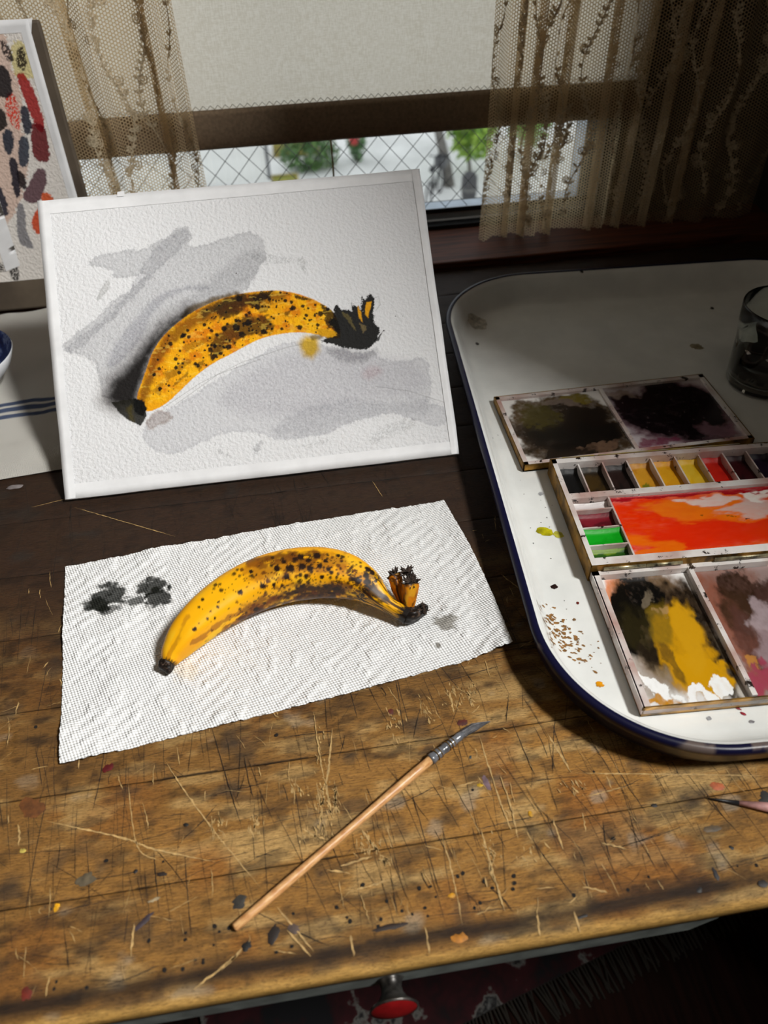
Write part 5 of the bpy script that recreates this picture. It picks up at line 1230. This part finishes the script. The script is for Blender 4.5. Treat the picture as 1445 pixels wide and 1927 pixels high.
b.add([(q[0], q[1], FLR + z_) for z_ in (.0, .009) for q in pts], [(3, 2, 1, 0), (4, 5, 6, 7), (0, 1, 5, 4), (1, 2, 6, 5), (2, 3, 7, 6), (3, 0, 4, 7)])
o = b.build('pile', mr, None); o.parent = rug; o.matrix_parent_inverse = Matrix.Translation(-Vector(rug.location))
b = MB()
for k in range(170):
    a_ = -.35 + .85 * k / 170; p0 = rugp(a_, .001); p1 = rugp(a_ + rng.normal(0, .006), -.035 - .01 * rng.random())
    b.tube([(p0[0], p0[1], FLR + .005), (p1[0], p1[1], FLR + .0015)], .0014, 4)
o = b.build('fringe', simple('rug_fringe', (44, 38, 30), .9), None); o.parent = rug; o.matrix_parent_inverse = Matrix.Translation(-Vector(rug.location)); o['kind'] = 'stuff'

# ------------------------------------------------------------------ the street outside, seen from above through the gap under the shade
GZ = -7.5
MB().box(-14, 16, 3, 60, GZ - .2, GZ).build('pavement', simple('pale_concrete', (232, 232, 230), .9, nscale=.6, namp=.12), None)['kind'] = 'structure'
bpy.data.objects['pavement']['label'] = 'pale concrete pavement'
def G(px, py, z=GZ): return P(px, py, z)
# low white garden wall with vertical boards on the left
wp = G(400, 345); wq = G(505, 340)
wl = empty('white_fence', (wp[0], wp[1], GZ)); tag(wl, 'white fence of upright boards outside the window', 'fence')
mfw = simple('white_fence_paint', (238, 238, 234), .6, nscale=2, namp=.06)
xa_, xb_ = wp[0] - 3.2, wq[0]; nb = 26
me0 = None
for k in range(nb):
    x_ = xa_ + (xb_ - xa_) * k / nb
    o = MB().box(0, (xb_ - xa_) / nb - .02, -.02, .02, 0, 2.1).build('board', mfw, None) if me0 is None else bpy.data.objects.new('board', me0)
    if me0 is None: me0 = o.data
    else: COL.objects.link(o)
    o.location = (x_ - wp[0], 0, 0); o.parent = wl
o = MB().box(xb_ - wp[0], xb_ - wp[0] + .09, -.06, .06, 0, 2.15).build('post', simple('fence_post', (96, 98, 100), .6), wl)
# planters with shrubs
def shrub(name, c, rx, ry, rz, cols, n, label, cat, leafsz=.09, group=None, trunk=None):
    rt = empty(name, (c[0], c[1], GZ)); tag(rt, label, cat, group)
    V = []; F = []; rr = np.random.default_rng(int(abs(c[0] * 100)) + n)
    for k in range(n):
        d_ = rr.normal(size=3); d_ /= np.linalg.norm(d_); q = np.array([d_[0] * rx, d_[1] * ry, d_[2] * rz]) * rr.uniform(.55, 1.05) + np.array([0, 0, c[2] - GZ])
        if q[2] < .02: q[2] = .02 + rr.random() * .1
        a_ = rr.normal(size=3); a_ /= np.linalg.norm(a_); b_ = np.cross(a_, rr.normal(size=3)); b_ /= np.linalg.norm(b_); s_ = leafsz * rr.uniform(.6, 1.3); b0 = len(V)
        V += [q - a_ * s_, q + b_ * s_ * .45, q + a_ * s_, q - b_ * s_ * .45]; F.append((b0, b0 + 1, b0 + 2, b0 + 3))
    fo = fast_mesh('foliage', np.array(V), np.array(F), simple(name + '_leaf', cols[0], .6, nscale=4, c2=cols[1]), rt, False); fo['kind'] = 'stuff'
    tr = trunk or [(0, 0, 0), (0.02, 0, (c[2] - GZ) * .5), (0, .02, c[2] - GZ)]
    MB().tube(tr, [.05, .04, .02], 7).build('stem', simple(name + '_bark', (70, 58, 46), .9), rt)
    return rt
q = G(580, 326); shrub('green_shrub', (q[0] + .1, q[1] + .3, GZ + .45), .85, .5, .55, ((110, 146, 84), (50, 84, 44)), 900, 'low grey green shrub outside beside the pale road', 'shrub')
q = G(655, 318); shrub('flowering_shrub', (q[0] + .35, q[1] + .6, GZ + .75), .30, .30, .8, ((110, 150, 96), (64, 96, 60)), 420, 'upright green shrub with a red bloom outside the window', 'shrub')
b = MB(); q2 = G(646, 306, GZ + .9); b.lathe([(.001, .18), (.10, .14), (.15, 0), (.10, -.14), (.001, -.18)], 12)
o = b.build('red_bloom', simple('bloom_red', (190, 60, 56), .6), bpy.data.objects['flowering_shrub'], True); o.location = (-.12, -.42, .75)
for i, (pa, pb) in enumerate((((515, 292), (600, 284)), ((512, 340), (560, 336)))):
    c0, c1 = G(*pa), G(*pb); c0[1] -= .8 * i; c1[1] -= .8 * i; o = empty('planter_box', ((c0[0] + c1[0]) / 2, (c0[1] + c1[1]) / 2, GZ)); hw = (c1[0] - c0[0]) / 2
    tag(o, ['low yellowish planter box farther from the window', 'low yellowish planter box nearer to the fence post'][i], 'planter')
    b = MB(); b.box(-hw, hw, -.25, -.21, 0, .35); b.box(-hw, hw, .21, .25, 0, .35); b.box(-hw, -hw + .04, -.21, .21, 0, .35); b.box(hw - .04, hw, -.21, .21, 0, .35); b.build('walls', simple('ochre_planter', (176, 160, 84), .8, nscale=5), o)
    MB().box(-hw + .04, hw - .04, -.21, .21, 0, .3).build('soil_and_moss', simple('moss', (150, 146, 60), .95, nscale=12, c2=(90, 110, 50)), o)
# paler house wall behind, closing the view
hp_ = G(560, 285); ho = empty('street_wall', (hp_[0], hp_[1] + 1.6, GZ)); tag(ho, 'pale low wall with dark horizontal rails beyond the shrubs', 'wall')
MB().box(-1.5, 1.5, 0, .3, 0, .9).build('wall_block', mfw, ho)
for k in range(4): MB().box(-1.5, 1.5, -.03, 0, .15 + .2 * k, .18 + .2 * k).build('rail', simple('rail_grey', (150, 148, 144), .6), ho)
# tree and dark bollard on the right
q = G(885, 330); shrub('street_tree', (q[0] + .05, q[1] + .3, GZ + 1.6), .75, .8, 1.25, ((176, 206, 84), (92, 140, 48)), 1500, 'leafy bright green street tree outside behind the right curtain edge', 'tree', .13, None, [(0, 0, 0), (-.1, 0, .8), (-.2, 0, 1.6)])
q = G(960, 330); shrub('street_tree', (q[0] + .9, q[1] + 1.5, GZ + 1.5), .7, .6, 1.3, ((150, 186, 84), (70, 116, 48)), 1200, 'darker green street tree seen through the lace of the right curtain', 'tree', .13)
q = G(880, 408); bo_ = empty('stone_bollard', (q[0], q[1], GZ)); tag(bo_, 'dark tapered bollard at the foot of the street tree', 'bollard'); MB().lathe([(.001, 0), (.10, 0), (.15, .3), (.20, .7), (.19, 1.0), (.12, 1.1), (.001, 1.12)], 20).build('shaft', simple('bollard_grey', (78, 78, 80), .8), bo_, True)
MB().lathe([(.201, .68), (.215, .70), (.215, .74), (.201, .76)], 20).build('band', simple('bollard_band', (110, 110, 108), .7), bo_, True)
# pale leaning trunk beside it
q = G(845, 350); tk = empty('pale_trunk', (q[0], q[1], GZ)); tag(tk, 'bare leaning grey trunk beside the parked bicycle', 'tree trunk')
MB().tube([(0, 0, 0), (-.10, .05, .6), (-.28, .1, 1.3), (-.5, .15, 2.1)], [.16, .14, .12, .10], 10).build('trunk', simple('grey_bark', (120, 116, 110), .9, nscale=6), tk, True)
MB().tube([(-.28, .1, 1.3), (-.1, .1, 1.8), (.05, .2, 2.2)], [.07, .05, .03], 8).build('branch', simple('grey_bark_branch', (110, 106, 100), .9, nscale=6), tk, True)
# bicycle
q = G(822, 370); bk = empty('bicycle', (q[0] - .1, q[1] - .2, GZ), math.radians(62)); tag(bk, 'dark bicycle parked on the pavement outside the window', 'bicycle')
mbk = simple('bicycle_black', (44, 44, 48), .5)
def torus(mb, c, R_, r_, n=28):
    mb.tube([(c[0] + R_ * math.cos(a_), c[1], c[2] + R_ * math.sin(a_)) for a_ in np.linspace(0, 2 * math.pi, n + 1)], r_, 7, False)
for x_ in (-.52, .52):
    b = MB(); torus(b, (x_, 0, .33), .31, .024); wh = b.build('wheel', mbk, bk, True); b = MB()
    for k in range(10):
        a_ = k * math.pi / 5; b.tube([(x_, 0, .33), (x_ + .31 * math.cos(a_), 0, .33 + .31 * math.sin(a_))], .004, 4)
    b.build('spokes', simple('spoke_steel', (150, 150, 152), .4, .5), wh)
b = MB(); 
for p_, q_ in (((-.52, 0, .33), (-.08, 0, .30)), ((-.08, 0, .30), (-.2, 0, .85)), ((-.2, 0, .78), (.38, 0, .80)), ((-.08, 0, .30), (.40, 0, .72)), ((.36, 0, .9), (.52, 0, .33)), ((-.52, 0, .33), (-.18, 0, .75))): b.tube([p_, q_], .02, 8)
b.build('frame', mbk, bk, True)
MB().tube([(.34, -.28, 1.0), (.36, 0, .96), (.34, .28, 1.0)], .016, 8).build('handlebar', mbk, bk, True)
MB().tube([(-.34, 0, .88), (-.2, 0, .90), (-.08, 0, .89)], [.07, .06, .025], 8).build('saddle', mbk, bk, True)
b = MB(); b.box(.40, .70, -.15, .15, .70, .72); b.box(.40, .70, -.15, -.14, .72, .94); b.box(.40, .70, .14, .15, .72, .94); b.box(.40, .41, -.15, .15, .72, .94); b.box(.69, .70, -.15, .15, .72, .94)
b.build('basket', simple('wire_basket', (110, 110, 112), .6), bk)
